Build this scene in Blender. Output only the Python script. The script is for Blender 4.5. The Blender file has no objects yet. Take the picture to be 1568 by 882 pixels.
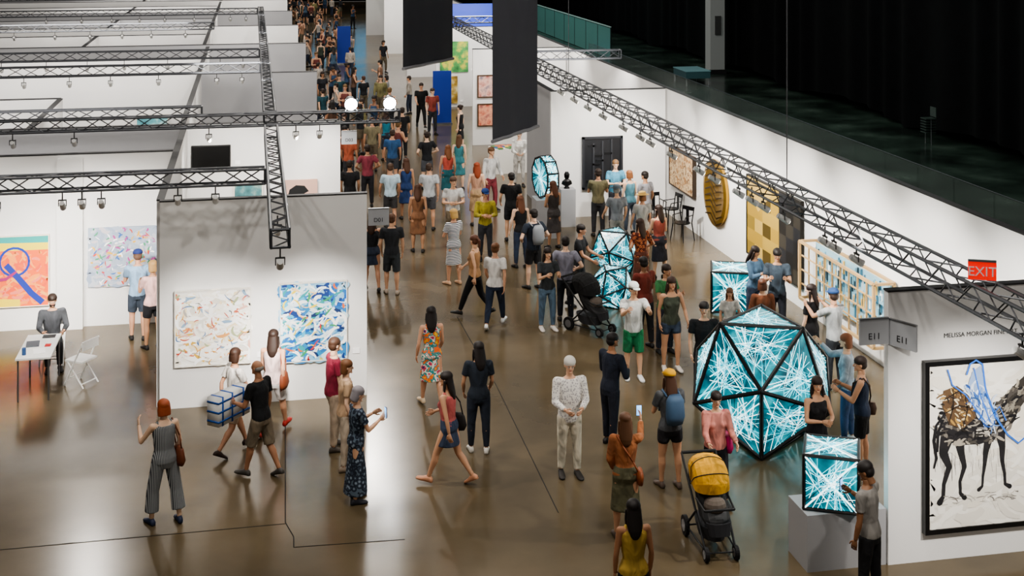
import bpy, math, random
import numpy as np
from mathutils import Vector, Matrix
R = random.Random(7)
CAMH = 8.3
rad = math.radians

# floor survey: photo reading -> hall coordinates in metres (aisle runs along +Y)
def fp(u, v, z=0.0):
    D = 2000.0*(CAMH-z)/(v+125)
    return (D*(u-387)*.0004904, D*(.9808-9.735e-5*(u-784)))

# ------------------------------------------------------------------ materials
def lin(hx):
    hx = hx.lstrip('#')
    o = []
    for i in (0, 2, 4):
        c = int(hx[i:i+2], 16)/255
        o.append(c/12.92 if c <= .04045 else ((c+.055)/1.055)**2.4)
    return (o[0], o[1], o[2], 1)
def dk(hx, f):
    return ''.join('%02x' % max(0, min(255, int(int(hx[i:i+2], 16)*f))) for i in (0, 2, 4))
def mute(hx, f=.2):
    c=[int(hx[i:i+2],16) for i in (0,2,4)]; g=sum(c)/3
    return ''.join('%02x'%int(x*(1-f)+g*f) for x in c)
MC = {}
def mat(hx, rough=.7, metal=0, emit=0, name=None, spec=.5, alpha=1):
    k = (hx, rough, metal, emit, spec, alpha)
    if k in MC: return MC[k]
    m = bpy.data.materials.new(name or 'paint_'+hx)
    m.use_nodes = True
    b = m.node_tree.nodes['Principled BSDF']
    b.inputs['Base Color'].default_value = lin(hx)
    b.inputs['Roughness'].default_value = rough
    b.inputs['Metallic'].default_value = metal
    b.inputs['Specular IOR Level'].default_value = spec
    if alpha < 1: b.inputs['Alpha'].default_value = alpha
    if emit:
        b.inputs['Emission Color'].default_value = lin(hx)
        b.inputs['Emission Strength'].default_value = emit
    MC[k] = m
    return m
def ramp_mat(name, stops, kind='noise', scale=3, detail=4, rough=.7, stretch=(1,1,1), const=False, dist=0, bump=0, coord='Object', rough2=None, metal=0, emit=0, spec=.5):
    k = (name,)
    if k in MC: return MC[k]
    m = bpy.data.materials.new(name); m.use_nodes = True
    nt = m.node_tree; b = nt.nodes['Principled BSDF']
    tc = nt.nodes.new('ShaderNodeTexCoord'); mp = nt.nodes.new('ShaderNodeMapping')
    mp.inputs['Scale'].default_value = stretch
    nt.links.new(tc.outputs[coord], mp.inputs['Vector'])
    if kind == 'noise':
        t = nt.nodes.new('ShaderNodeTexNoise'); t.inputs['Scale'].default_value = scale
        t.inputs['Detail'].default_value = detail; t.inputs['Distortion'].default_value = dist; out = t.outputs['Fac']
    elif kind == 'voronoi':
        t = nt.nodes.new('ShaderNodeTexVoronoi'); t.inputs['Scale'].default_value = scale; out = t.outputs['Distance']
    else:
        t = nt.nodes.new('ShaderNodeTexWave'); t.inputs['Scale'].default_value = scale
        t.bands_direction = {'wavex':'X','wavez':'Z'}[kind]; t.inputs['Distortion'].default_value = dist; out = t.outputs['Fac']
    nt.links.new(mp.outputs[0], t.inputs['Vector'])
    r = nt.nodes.new('ShaderNodeValToRGB')
    if const: r.color_ramp.interpolation = 'CONSTANT'
    e = r.color_ramp.elements
    while len(e) < len(stops): e.new(.5)
    for el, (p, c) in zip(e, stops):
        el.position = p; el.color = lin(c)
    nt.links.new(out, r.inputs[0]); nt.links.new(r.outputs[0], b.inputs['Base Color'])
    if emit:
        nt.links.new(r.outputs[0], b.inputs['Emission Color']); b.inputs['Emission Strength'].default_value = emit
    b.inputs['Roughness'].default_value = rough; b.inputs['Metallic'].default_value = metal
    b.inputs['Specular IOR Level'].default_value = spec
    if rough2 is not None:
        mr = nt.nodes.new('ShaderNodeMapRange'); mr.inputs['To Min'].default_value = rough; mr.inputs['To Max'].default_value = rough2
        nt.links.new(out, mr.inputs['Value']); nt.links.new(mr.outputs[0], b.inputs['Roughness'])
    if bump:
        bp = nt.nodes.new('ShaderNodeBump'); bp.inputs['Strength'].default_value = bump; bp.inputs['Distance'].default_value=.05
        nt.links.new(out, bp.inputs['Height']); nt.links.new(bp.outputs[0], b.inputs['Normal'])
    MC[k] = m
    return m
def cloth(hx):
    hx=mute(hx)
    return ramp_mat('cloth_'+hx, [(.3, dk(hx,.72)), (.6, hx)], scale=7, detail=2, rough=.9, stretch=(1,1,.6), dist=.8, bump=.7)  # fold shading put into the fabric colour as a darker noise tone

WALL = ramp_mat('wall_white_paint', [(.3,'dcdbda'),(.7,'e6e5e3')], scale=.6, rough=.75)
WALLG = ramp_mat('wall_shade_plinth_grey', [(.3,'9c9c9f'),(.7,'a5a5a7')], scale=.6, rough=.75)  # shaded copy of the wall white for unlit walls; also the plinths' grey
BLACK = mat('0a0a0b', .8, name='black_paint')
CLOTH = ramp_mat('black_drape_cloth', [(.3,'050506'),(.7,'08080a')], scale=2, rough=.95, spec=.1)
TRUSS = mat('4c4e52', .45, .6, name='truss_aluminium')
METAL = mat('8a8c90', .35, .8, name='steel')

# ------------------------------------------------------------------ mesh builder
class MB:
    def __init__(s): s.v=[]; s.f=[]; s.m=[]; s.mats=[]
    def mi(s, m):
        for i, q in enumerate(s.mats):
            if q == m: return i
        s.mats.append(m); return len(s.mats)-1
    def add(s, vs, fs, m=None, M=None):
        o = len(s.v)
        if M is not None: vs = [tuple(M @ Vector(p)) for p in vs]
        s.v.extend([tuple(p) for p in vs]); i = s.mi(m)
        s.f.extend([tuple(a+o for a in f) for f in fs]); s.m.extend([i]*len(fs))
    def box(s, c, d, m=None, rz=0, M=None):
        x,y,z = d[0]/2,d[1]/2,d[2]/2
        vs = [(-x,-y,-z),(x,-y,-z),(x,y,-z),(-x,y,-z),(-x,-y,z),(x,-y,z),(x,y,z),(-x,y,z)]
        T = Matrix.Translation(c) @ Matrix.Rotation(rz,4,'Z')
        if M is not None: T = M @ T
        s.add(vs, [(0,3,2,1),(4,5,6,7),(0,1,5,4),(1,2,6,5),(2,3,7,6),(3,0,4,7)], m, T)
    def tube(s, a, b, r0, r1=None, m=None, n=8):
        if r1 is None: r1 = r0
        a, b = Vector(a), Vector(b); d = b-a
        if d.length < 1e-6: return
        q = d.to_track_quat('Z','Y'); X = q @ Vector((1,0,0)); Y = q @ Vector((0,1,0))
        vs = []
        for c, r in ((a,r0),(b,r1)):
            for i in range(n):
                t = 2*math.pi*i/n; vs.append(c+X*math.cos(t)*r+Y*math.sin(t)*r)
        fs = [(i,(i+1)%n,n+(i+1)%n,n+i) for i in range(n)]+[tuple(range(n))[::-1], tuple(range(n,2*n))]
        s.add(vs, fs, m)
    def ell(s, c, r, m=None, M=None, nu=12, nv=8):
        vs=[(0,0,-1)]; fs=[]
        for j in range(1,nv):
            p=-math.pi/2+math.pi*j/nv
            for i in range(nu):
                t=2*math.pi*i/nu; vs.append((math.cos(t)*math.cos(p),math.sin(t)*math.cos(p),math.sin(p)))
        vs.append((0,0,1)); L=len(vs)-1
        for i in range(nu):
            fs.append((0,1+(i+1)%nu,1+i))
            for j in range(nv-2):
                a=1+j*nu; fs.append((a+i,a+(i+1)%nu,a+nu+(i+1)%nu,a+nu+i))
            a=1+(nv-2)*nu; fs.append((a+i,a+(i+1)%nu,L))
        if not hasattr(r,'__len__'): r=(r,r,r)
        vs=[(c[0]+p[0]*r[0],c[1]+p[1]*r[1],c[2]+p[2]*r[2]) for p in vs]
        s.add(vs, fs, m, M)
    def chain(s, pts, rs, m=None, n=10):
        for i in range(len(pts)-1):
            s.tube(pts[i],pts[i+1],rs[i],rs[i+1],m,n)
            if i: s.ell(pts[i],rs[i],m,None,n,6)
    def loft(s, rings, m=None):
        n=len(rings[0]); vs=[p for r in rings for p in r]; fs=[]
        for j in range(len(rings)-1):
            for i in range(n):
                fs.append((j*n+i,j*n+(i+1)%n,(j+1)*n+(i+1)%n,(j+1)*n+i))
        fs.append(tuple(range(n))[::-1]); k=(len(rings)-1)*n; fs.append(tuple(range(k,k+n)))
        s.add(vs,fs,m)
    def obj(s, name, smooth=False, loc=(0,0,0), rz=0, parent=None):
        me=bpy.data.meshes.new(name); me.from_pydata(s.v,[],s.f)
        for m in s.mats:
            if m: me.materials.append(m)
        me.polygons.foreach_set('material_index', s.m)
        if smooth: me.polygons.foreach_set('use_smooth',[True]*len(s.f))
        me.update()
        o=bpy.data.objects.new(name,me); bpy.context.collection.objects.link(o)
        o.location=loc; o.rotation_euler=(0,0,rz)
        if parent: o.parent=parent
        return o
def ring(c, hw, hd, n=16, fn=None):
    ps=[(c[0]+hw*math.cos(2*math.pi*i/n), c[1]+hd*math.sin(2*math.pi*i/n), c[2]) for i in range(n)]
    return [fn(p) for p in ps] if fn else ps

# ------------------------------------------------------------------ camera
cam=bpy.data.cameras.new('camera'); co=bpy.data.objects.new('camera',cam)
bpy.context.collection.objects.link(co)
co.location=(0,0,CAMH); co.rotation_euler=(rad(90),0,-rad(11.23))
cam.sensor_width=36; cam.lens=45.92; cam.shift_y=-.361; cam.clip_end=400
bpy.context.scene.camera=co

# ------------------------------------------------------------------ floor / shell
FLOOR=ramp_mat('polished_concrete',[(.25,'473e2f'),(.5,'5e523f'),(.75,'756751')],scale=.35,detail=9,rough=.12,rough2=.27,spec=.38)
mb=MB(); mb.box((4,62,-.1),(48,150,.2),FLOOR); mb.obj('floor')
F2=ramp_mat('side_hall_floor',[(.35,'1a211d'),(.55,'2f3b34'),(.75,'4a564e')],scale=.5,detail=6,rough=.1,rough2=.35)
mb=MB(); mb.box((19.7,62,.012),(16.2,140,.02),F2); mb.obj('floor_side_hall')
SEAM=mat('1c1812',.9)
mb=MB()
def seam(pts):
    for (a,b) in zip(pts,pts[1:]):
        A=fp(*a);B=fp(*b); mx=((A[0]+B[0])/2,(A[1]+B[1])/2,.0015)
        L=math.hypot(A[0]-B[0],A[1]-B[1]); mb.box(mx,(L,.014,.003),SEAM,math.atan2(B[1]-A[1],B[0]-A[0]))
seam([(437,640),(437,800),(450,822),(450,838),(620,826)])
seam([(0,842),(437,802)])
seam([(700,485),(760,590),(855,785)])
mb.obj('floor_seam')
WN=[0]
def wall(x0,y0,x1,y1,m=WALL,t=.12,h=3.5,name=None,cap=True):
    WN[0]+=1
    L=math.hypot(x1-x0,y1-y0); a=math.atan2(y1-y0,x1-x0)
    mb=MB(); mb.box((0,0,h/2),(L,t,h),m)
    if cap: mb.box((0,0,h+.012),(L+.01,t+.01,.024),mat('2a2a2c',.6))
    return mb.obj(name or 'wall_booth_%d'%WN[0],loc=((x0+x1)/2,(y0+y1)/2,0),rz=a)
# left booths
wall(-1.54,22.86,1.95,22.86)
wall(-1.54,22.93,-1.54,31.1)
wall(-12,27.81,-1.62,27.81)
mb=MB(); mb.box((-3.62,27.66,1.72),(.5,.16,3.44),WALL); mb.obj('wall_pilaster')
wall(-14,31.26,-1.6,31.26,m=WALLG); wall(-1.6,31.26,2.04,31.26)  # left span is unlit white wall, its shade put into the grey colour
wall(-14,36.4,-7.3,36.4,m=mat('6c6d71',.8)); wall(-7.3,36.4,-5.0,36.4); wall(-1.6,31.4,-1.6,41.1); wall(-5.0,31.4,-5,36.3)
wall(-14,41.3,-1.7,41.3); wall(-1.64,41.3,1.97,41.3,m=WALLG); wall(-1.64,41.4,-1.64,50)
wall(-14,46.2,-1.7,46.2)
for i,y in enumerate((50.8,59.4,68.5,78,88,99,110)):
    wall(-16,y,2.0,y,m=WALLG if i%2==0 else WALL); wall(-1.8,y+.1,-1.8,y+8.3); wall(-16,y+4.6,-1.9,y+4.6,m=WALLG if i%2 else WALL)
    wall(-6.2,y+.1,-6.2,y+4.5)
# right side
wall(11.51,13,11.51,120,name='wall_right',cap=True)
wall(8.0,15.56,11.4,15.56,name='wall_gallery_front')
wall(8.1,35.3,11.4,35.3); wall(8.16,35.4,8.16,38.5,m=WALLG)
for y in (47.2,57,68,80,93): wall(7.9,y,11.4,y)
mb=MB(); mb.box((7.44,15.82,.36),(1.08,.6,.72),WALLG); mb.obj('display_plinth')
# drapes
def drape(name,p0,p1,z0,z1,amp=.12,n=500,wig=.5):
    mb=MB(); vs=[];fs=[]
    P0,P1=Vector(p0),Vector(p1); d=(P1-P0); nr=Vector((-d.y,d.x)).normalized()
    for i in range(n+1):
        t=i/n; s=t*d.length; o=amp*math.sin(s*3.1+math.sin(s*.7)*2)
        p=P0+d*t+nr*o
        zb=z0+abs(math.sin(s*.28))*wig
        vs+= [(p.x,p.y,zb),(p.x,p.y,z1)]
    for i in range(n): fs.append((2*i,2*i+2,2*i+3,2*i+1))
    mb.add(vs,fs,CLOTH); return mb.obj(name,True)
drape('wall_drape_right',(25.4,14),(25.4,130),.02,17,n=900,wig=.45)
mb=MB(); mb.box((27.7,62,8.5),(.2,150,17),BLACK); mb.obj('dark_backing_wall')  # black backing added to cover the bright background under the drape hem
drape('wall_drape_back',(-22,131),(28,131),.02,18,wig=0)
mb=MB(); mb.box((-19.9,62,8),(.2,150,16),BLACK); mb.obj('wall_left')
x,y=fp(1103,112)
mb=MB(); mb.box((x-.3,y,6),(.8,.8,12),mat('8c8e8e',.7)); mb.box((x-.3,y-.45,.12),(.95,.08,.24),BLACK)
mb.box((x-.3,y-.45,2.6),(.3,.12,1.0),mat('3a3a3a',.5)); mb.obj('structural_column')
mb=MB(); mb.box((8.9,84,6),(1.0,1.0,12),mat('d4d0cc',.7)); mb.box((8.9,84,.15),(1.06,1.06,.3),BLACK); mb.obj('structural_column')
mb=MB()
GL=mat('5a8480',.1,0,.04)
k=74
while k<104:
    mb.box((20.6,k+1.45,.95),(.04,2.8,1.8),GL); mb.box((20.6,k,.95),(.06,.06,1.9),mat('1b2a2a',.4)); k+=2.9
mb.box((20.6,89,1.92),(.08,30,.05),mat('9fb8b4',.4))
mb.obj('glass_partition')
mb=MB(); GR=mat('6a7470',.06,0,0,alpha=.22); k=27
while k<72:
    mb.box((19.0,k+1.0,.62),(.03,1.96,1.0),GR); k+=2
mb.tube((19.0,27,1.14),(19.0,72,1.14),.015,.015,mat('30363a',.3),8); mb.box((19,49.5,.08),(.08,45,.12),mat('30363a',.4)); mb.obj('glass_railing')
mb=MB(); mb.box((21.6,62.5,.74),(1.3,2.0,.04),mat('6f959c',.5)); mb.box((21.6,62.5,.55),(1.26,1.96,.34),mat('2d4c52',.7))
for sx in(-.58,.58):
    for sy in(-.9,.9): mb.tube((21.6+sx,62.5+sy,.02),(21.6+sx,62.5+sy,.74),.03,.03,METAL)
mb.obj('covered_table')
mb=MB()
for j in range(6):
    for s in(-1,1): mb.tube((24.3,44+s*.22,.02),(24.3,44+s*.2,.45+.1*j),.014,.014,METAL,6)
    mb.box((24.3,44,.47+.1*j),(.42,.42,.03),mat('28332f',.5))
mb.box((24.5,44,1.2),(.03,.42,.35),mat('28332f',.5)); mb.obj('stacked_chair_pile')

def banner(name,u0,v0,u1,v1,D0):
    z=CAMH-(v0+125)*D0/2000
    a=fp(u0,v0,z); b=fp(u1,v1,z)
    mb=MB(); n=24; vs=[];fs=[]
    d=Vector((b[0]-a[0],b[1]-a[1])); nr=Vector((-d.y,d.x)).normalized()
    for i in range(n+1):
        t=i/n; o=.012*math.sin(t*14)
        for zz in (z,15):
            vs.append((a[0]+d.x*t+nr.x*o,a[1]+d.y*t+nr.y*o,zz))
    for i in range(n): fs.append((2*i,2*i+2,2*i+3,2*i+1))
    mb.add(vs,fs,mat('44454c',.9))
    mb.tube((a[0],a[1],z+.03),(b[0],b[1],z+.03),.03,.03,mat('88888c',.5))
    mb.tube((a[0],a[1],15),(b[0],b[1],15),.04,.04,METAL)
    mb.obj(name,False)
banner('hanging_banner',617,108,694,92,24)
banner('hanging_banner',754,220,824,196,20)

# ------------------------------------------------------------------ trusses
def truss(p0,p1,s=.28,step=.36):
    mb=MB(); P0,P1=Vector(p0),Vector(p1); d=(P1-P0); L=d.length; d.normalize()
    up=Vector((0,0,1)); sd=d.cross(up).normalized()
    cs=[sd*s/2*a+up*s/2*b for a,b in((-1,-1),(1,-1),(1,1),(-1,1))]
    for c in cs: mb.tube(P0+c,P1+c,.022,.022,TRUSS,6)
    n=max(1,int(L/step)); st=L/n
    for i in range(n):
        for k in range(4):
            a,b=cs[k],cs[(k+1)%4]
            if i%2: a,b=b,a
            mb.tube(P0+a+d*st*i,P0+b+d*st*(i+1),.011,.011,TRUSS,4)
    for e in (P0,P1):
        for k in range(4): mb.tube(e+cs[k],e+cs[(k+1)%4],.02,.02,TRUSS,5)
    return mb.obj('lighting_truss')
TZ=4.05
truss((8.05,9,TZ),(8.05,62,TZ),.3)
truss((.36,17.6,TZ),(.36,26.5,TZ),.24); truss((.36,28.4,TZ),(.36,62,TZ),.24)
truss((-10,22.0,TZ),(.2,22.0,TZ),.24); truss((-10,28.1,TZ),(3.1,28.1,TZ),.24)
truss((-10,29.6,TZ),(-1.1,29.6,TZ),.2)
for y,x1 in ((38,.2),(42,.2),(53,-1.5),(61,.2),(73,.2)): truss((-14,y,TZ),(x1,y,TZ),.26,.45)
truss((8.3,39.5,TZ),(11.3,39.5,TZ),.26); truss((8.3,54,TZ),(11.3,54,TZ),.26)
truss((8.05,63,TZ+.8),(8.05,95,TZ+.8),.4,.7)
mb=MB(); mb.tube((8.05,18.86,4.21),(8.05,18.86,15),.009,.009,METAL,6); mb.obj('suspension_cable')
mb=MB(); mb.tube((8.05,33,4.21),(8.05,33,15),.009,.009,METAL,6); mb.obj('suspension_cable')
def fixmesh():
    mb=MB(); W=mat('c8c8c6',.4); 
    mb.tube((0,0,0),(0,0,-.13),.012,.012,mat('30302f',.4),6)
    mb.box((0,0,-.14),(.03,.13,.02),mat('30302f',.4))
    mb.tube((0,-.06,-.14),(0,-.06,-.24),.008,.008,mat('30302f',.4),5); mb.tube((0,.06,-.14),(0,.06,-.24),.008,.008,mat('30302f',.4),5)
    mb.tube((-.09,0,-.17),(.09,0,-.28),.04,.052,W,12); mb.tube((.091,0,-.2808),(.096,0,-.284),.04,.04,mat('fff4e0',.4,0,14),12)
    return mb
FM=None
def fixture(x,y,z,rz):
    global FM
    if FM is None:
        o=fixmesh().obj('track_spotlight'); FM=o.data
    else:
        o=bpy.data.objects.new('track_spotlight',FM); bpy.context.collection.objects.link(o)
    o.location=(x,y,z); o.rotation_euler=(0,0,rz)
for y in (11.5,12.6,16.5,17.2,17.5,19,19.8,20.3,20.9,22.1,22.9,24.5,25.9,26.6,27.9,29.6,31,32.4,33.9): fixture(8.05,y,TZ-.17,0)
for x in (-4.6,-4.0,-3.0,-2.7,-2.4,-1.2,-.6): fixture(x,22.0,TZ-.14,rad(90))
for x in (-6,-4.8,-3.6,-.9,.9,1.4): fixture(x,28.1,TZ-.14,rad(90))
for y in (38,42,53,61):
    for x in (-9,-7.5,-6.2,-5,-3.9,-2.6,-1,-.3):
        if not(y==53 and x>-1.6): fixture(x,y,TZ-.15,rad(90))
fixture(.36,17.7,TZ-.14,rad(90)); fixture(.36,19.6,TZ-.14,rad(90))

# ------------------------------------------------------------------ lights
def look(o,t):
    d=Vector(t)-o.location; o.rotation_euler=d.to_track_quat('-Z','Y').to_euler()
def spot(loc,t,e,ang=55,c=(1,.955,.89),r=.08,blend=.8):
    l=bpy.data.lights.new('spot_lamp','SPOT'); l.energy=e; l.spot_size=rad(ang); l.spot_blend=blend; l.color=c; l.shadow_soft_size=r
    o=bpy.data.objects.new('spot_lamp',l); bpy.context.collection.objects.link(o); o.location=loc; look(o,t)
def area(loc,t,e,sx,sy,c=(1,.96,.91)):
    l=bpy.data.lights.new('booth_and_fill_lamp','AREA'); l.energy=e; l.shape='RECTANGLE'; l.size=sx; l.size_y=sy; l.color=c
    o=bpy.data.objects.new('booth_and_fill_lamp',l); bpy.context.collection.objects.link(o); o.location=loc; look(o,t)
spot((.36,17.9,3.7),(-.7,22.8,.9),1150,36); spot((.36,18.1,3.7),(1.1,22.8,.9),1150,36)
for x in (-5.2,-3.4,-2.4): spot((x,22.1,3.65),(x,27.75,1.0),1050,52)
spot((-4.0,22.1,3.65),(-3.4,24.8,0),450,70)
for x in (-.8,1.0): spot((x,28.0,3.65),(x,31.2,1.9),320,80)
for y in (17.5,20.3,23,25.9,28.5,31): spot((8.2,y,3.65),(11.5,y+.3,1.2),680,80)
for x in (9.2,10.4): spot((x,31.6,4.0),(x,35.2,1.5),420,75)
spot((8.9,12.0,4.0),(9.3,15.5,1.1),640,54); spot((7.4,12.2,4.2),(8.5,15.5,1.0),170,60)
for y in (16,21,27,33): spot((7.9,y,4.2),(5.2,y+1.5,0),420,70)
for y in (19,30): spot((.5,y,4.2),(3.6,y+1.2,0),340,70)
for y in (36,40,46,50,58.8,67,77,87,98):
    area((-.1,y-2.2,4.3),(-.1,y+.5,1.6),56,3,.25)
for y in (31,36,41,46,55,63.5,73,83):
    area((-6,y-2.2,4.3),(-6,y+.5,1.6),100,7,.25)
for y in (41,47,56.5,67,79): area((9.6,y-2.4,4.3),(9.6,y+.5,1.6),95,2.6,.25)
for x,y,e,r in ((-5.3,45,900,.22),(-.6,46,800,.2),(4.5,30,1600,.35),(4.5,52,1900,.35),(4.5,75,2000,.35),(4.5,100,2400,.35),(-6,12,1300,.35),(5,13,1400,.35),(1,22,1000,.35)):
    l=bpy.data.lights.new('high_bay_lamp','POINT'); l.energy=e; l.shadow_soft_size=r; l.color=(1,.94,.86)
    o=bpy.data.objects.new('high_bay_lamp',l); bpy.context.collection.objects.link(o); o.location=(x,y,13.5)
area((18,45,9),(20.5,45,0),650,24,3,(.85,1,.94)); area((18,85,9),(21,85,0),450,20,3,(.7,1,.95))  # green-tinted fill lamps added to brighten the side hall, not booth lighting
w=bpy.data.worlds.new('world'); bpy.context.scene.world=w; w.use_nodes=True
w.node_tree.nodes['Background'].inputs[0].default_value=(1,.97,.93,1); w.node_tree.nodes['Background'].inputs[1].default_value=.19
for x in (2.88,2.05):
    mb=MB(); mb.tube((0,.12,0),(0,-.1,-.05),.11,.15,mat('202020',.4),16); mb.tube((0,-.101,-.0501),(0,-.11,-.052),.13,.13,mat('ffffff',.4,0,60),16)
    for a in range(4): mb.tube((.15*math.cos(a*1.57+.78),-.1,.15*math.sin(a*1.57+.78)-.05),(.19*math.cos(a*1.57+.78),-.16,.19*math.sin(a*1.57+.78)-.06),.012,.012,mat('202020',.4),5)
    mb.tube((0,.05,-.05),(0,.05,-.2),.015,.015,METAL,6)
    mb.obj('flood_lamp',loc=(x,28.05,TZ+.14+.2),rz=0 if x>2.5 else .05)

# ------------------------------------------------------------------ artworks
def ribbon(mb,pts,w,m,n0,taper=True):
    vs=[];fs=[]
    for i,p in enumerate(pts):
        q=pts[min(i+1,len(pts)-1)]; o=pts[max(i-1,0)]
        dx,dy=q[0]-o[0],q[1]-o[1]; L=math.hypot(dx,dy) or 1
        ww=w*((.35+.65*math.sin(math.pi*min(max(i/(len(pts)-1),.12),.88))) if taper else 1)/2
        vs+=[(p[0]-dy/L*ww,-n0,p[1]+dx/L*ww),(p[0]+dy/L*ww,-n0,p[1]-dx/L*ww)]
    for i in range(len(pts)-1): fs.append((2*i,2*i+1,2*i+3,2*i+2))
    mb.add(vs,fs,m)
def poly(mb,pts,m,n0):
    mb.add([(a,-n0,b) for a,b in pts],[tuple(range(len(pts)))],m)
def inp(P_,x,y):
    c=False;j=len(P_)-1
    for i in range(len(P_)):
        if (P_[i][1]>y)!=(P_[j][1]>y) and x<(P_[j][0]-P_[i][0])*(y-P_[i][1])/(P_[j][1]-P_[i][1])+P_[i][0]: c=not c
        j=i
    return c
def strokes(mb,w,h,n,cols,L,W,n0,ang=0,spread=1.2,rnd=R,bend=1.0,inside=None,cx=0,cy=0):
    i=0;tr=0
    while i<n and tr<n*30:
        tr+=1
        a=cx+rnd.uniform(-w/2*.95,w/2*.95); b=cy+rnd.uniform(-h/2*.95,h/2*.95)
        if inside and not inp(inside,a,b): continue
        i+=1
        t=ang+rnd.uniform(-spread,spread)
        if rnd.random()<.5:t+=math.pi
        pts=[];l=rnd.uniform(.4,1)*L; k=rnd.uniform(-bend,bend)
        for j in range(7):
            if not inside: a=min(max(a,cx-w/2*.97),cx+w/2*.97); b=min(max(b,cy-h/2*.97),cy+h/2*.97)
            pts.append((a,b)); a+=math.cos(t)*l/6; b+=math.sin(t)*l/6; t+=k/3
        ribbon(mb,pts,W*rnd.uniform(.4,1.2),mat(rnd.choice(cols),.6),n0+i*.00004)
def artwork(name,c,w,h,side,canvas,frame=None,fw=.03,dep=.05,marks=None):
    mb=MB(); mb.box((0,-dep/2,0),(w,dep,h),canvas)
    if frame:
        for s in(-1,1):
            mb.box((s*(w/2+fw/2),-dep/2-.01,0),(fw,dep+.02,h+2*fw),frame); mb.box((0,-dep/2-.01,s*(h/2+fw/2)),(w,dep+.02,fw),frame)
    if marks: marks(mb,w,h,dep+.002)
    mb.box((w/2+fw+.16,-.006,-h/2+.1),(.12,.012,.09),mat('f6f6f6',.6))
    rz={'S':0,'W':-math.pi/2}[side]
    return mb.obj(name,loc=c,rz=rz)
def m1(mb,w,h,n):
    strokes(mb,w,h,200,['efeae0','fbf9f4','e2dccf','ecdcb8','dcd8d0'],.40,.11,n,.1,.6)
    strokes(mb,w,h,70,['d8ae48','d07a5a','8aa8c4','a8b088','e0b0a0','b0a8a0','e0a060'],.26,.05,n+.009,.1,.8)
    strokes(mb,w,h,120,['fbfaf6','f4f0e6','ffffff'],.30,.06,n+.013,.1,.8)
    strokes(mb,w,h,46,['c04a34','dca838','4a74a8','5c5a54','c8a070'],.2,.018,n+.019,.1,1.3)
def m2(mb,w,h,n):
    strokes(mb,w,h,200,['9cc8e4','5a9ccc','e4f0f4','88bcdc','2f80bc','c8e0e8'],.42,.13,n,.2,.7)
    strokes(mb,w,h,120,['1560b0','1c88c0','183c80','2c9aa0','2a70b4','1a3464','4ab4dc'],.32,.08,n+.009,.2,.8)
    strokes(mb,w,h,80,['fbfbfb','eef6fa','dcecf4'],.34,.055,n+.014,.3,.8)
    strokes(mb,w,h,44,['f0d438','dc6a30','f0d0a0','cc3a30','3a9a60'],.2,.035,n+.018,.2,1.4)
CAN=mat('f0eee8',.7)
artwork('abstract_painting',(-.66,22.79,1.355),1.24,1.25,'S',CAN,mat('e2ded6',.6),.015,.06,m1)
artwork('abstract_painting',(1.03,22.79,1.355),1.12,1.33,'S',mat('7fb0d4',.7),mat('e2ded6',.6),.015,.06,m2)
def m3(mb,w,h,n):
    poly(mb,[(-w/2,h/2),(w/2,h/2),(w/2,h*.3),(-w/2,h*.28)],mat('2fa09a'),n)
    poly(mb,[(-w/2,h*.42),(w/2,h*.4),(w/2,h*.3),(-w/2,h*.3)],mat('e9d23a'),n+.001)
    poly(mb,[(-w/2,h*.3),(w/2,h*.3),(w/2,-h/2),(-w/2,-h/2)],mat('ee6a34'),n+.001)
    strokes(mb,w,h*.75,120,['f5944a','e85a38','f2a85a','ee7f6a'],.35,.07,n+.002,cy=-h*.1)
    poly(mb,[(-w/2,-h*.36),(w*.1,-h*.4),(w*.1,-h*.5),(-w/2,-h*.5)],mat('e8cf3a'),n+.008)
    c=[(.02*w+.28*math.cos(t/3),.14*h+.28*math.sin(t/3)) for t in range(20)]
    ribbon(mb,c,.045,mat('1c38a0'),n+.01,False); ribbon(mb,[(-.1*w,.1*h),(.08*w,-.1*h),(.26*w,-.32*h),(.42*w,-.46*h)],.12,mat('24389c'),n+.011,False)
    ribbon(mb,[(.05*w,.0*h),(-.1*w,-.1*h),(-.3*w,-.12*h),(-.45*w,-.16*h)],.07,mat('a02868'),n+.012)
artwork('figurative_painting',(-4.72,27.74,1.2),1.35,1.4,'S',mat('f0a060'),mat('e8e0d0'),.015,.05,m3)
def m4(mb,w,h,n): 
    strokes(mb,w,h,160,['a7b3c4','b9bfc8','99a6bc','c6bfc4'],.3,.08,n); strokes(mb,w,h,150,['d05040','3a6ab0','e0b040','4a9a70','b04890','ffffff'],.13,.035,n+.008,0,3)
artwork('abstract_painting',(-2.6,27.74,1.4),1.36,1.2,'S',mat('a4b0c0'),None,.02,.05,m4)
artwork('wall_screen',(-.95,31.18,2.75),.85,.5,'S',mat('050506',.2),mat('1a1a1a'),.02)
artwork('teal_painting',(-.1,31.18,1.7),.62,.75,'S',ramp_mat('teal_canvas',[(.3,'203a40'),(.5,'4f8084'),(.7,'b9c4b4')],scale=3),mat('ddd8cc'))
def m5(mb,w,h,n):
    poly(mb,[(-.3,.0),(-.25,.2),(-.1,.3),(.1,.28),(.2,.15),(.1,.1),(.0,-.1),(.1,-.3),(-.1,-.35),(-.2,-.2)],mat('101012'),n)
artwork('horse_print',(1.1,31.18,1.72),.8,.85,'S',mat('c8a494'),None,.02,.04,m5)
SKM=ramp_mat('sketch',[(.4,'b9a98c'),(.6,'e8e0cc')],scale=5)
artwork('sketch_print',(-6.8,36.32,2.05),.55,.75,'S',SKM,mat('f5f2ea'),.05)
artwork('sketch_print',(-6.0,36.32,2.05),.55,.75,'S',SKM,mat('f5f2ea'),.05)
artwork('sketch_print',(-7.9,41.22,2.5),.7,.8,'S',SKM,mat('f5f2ea'),.05)
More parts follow.
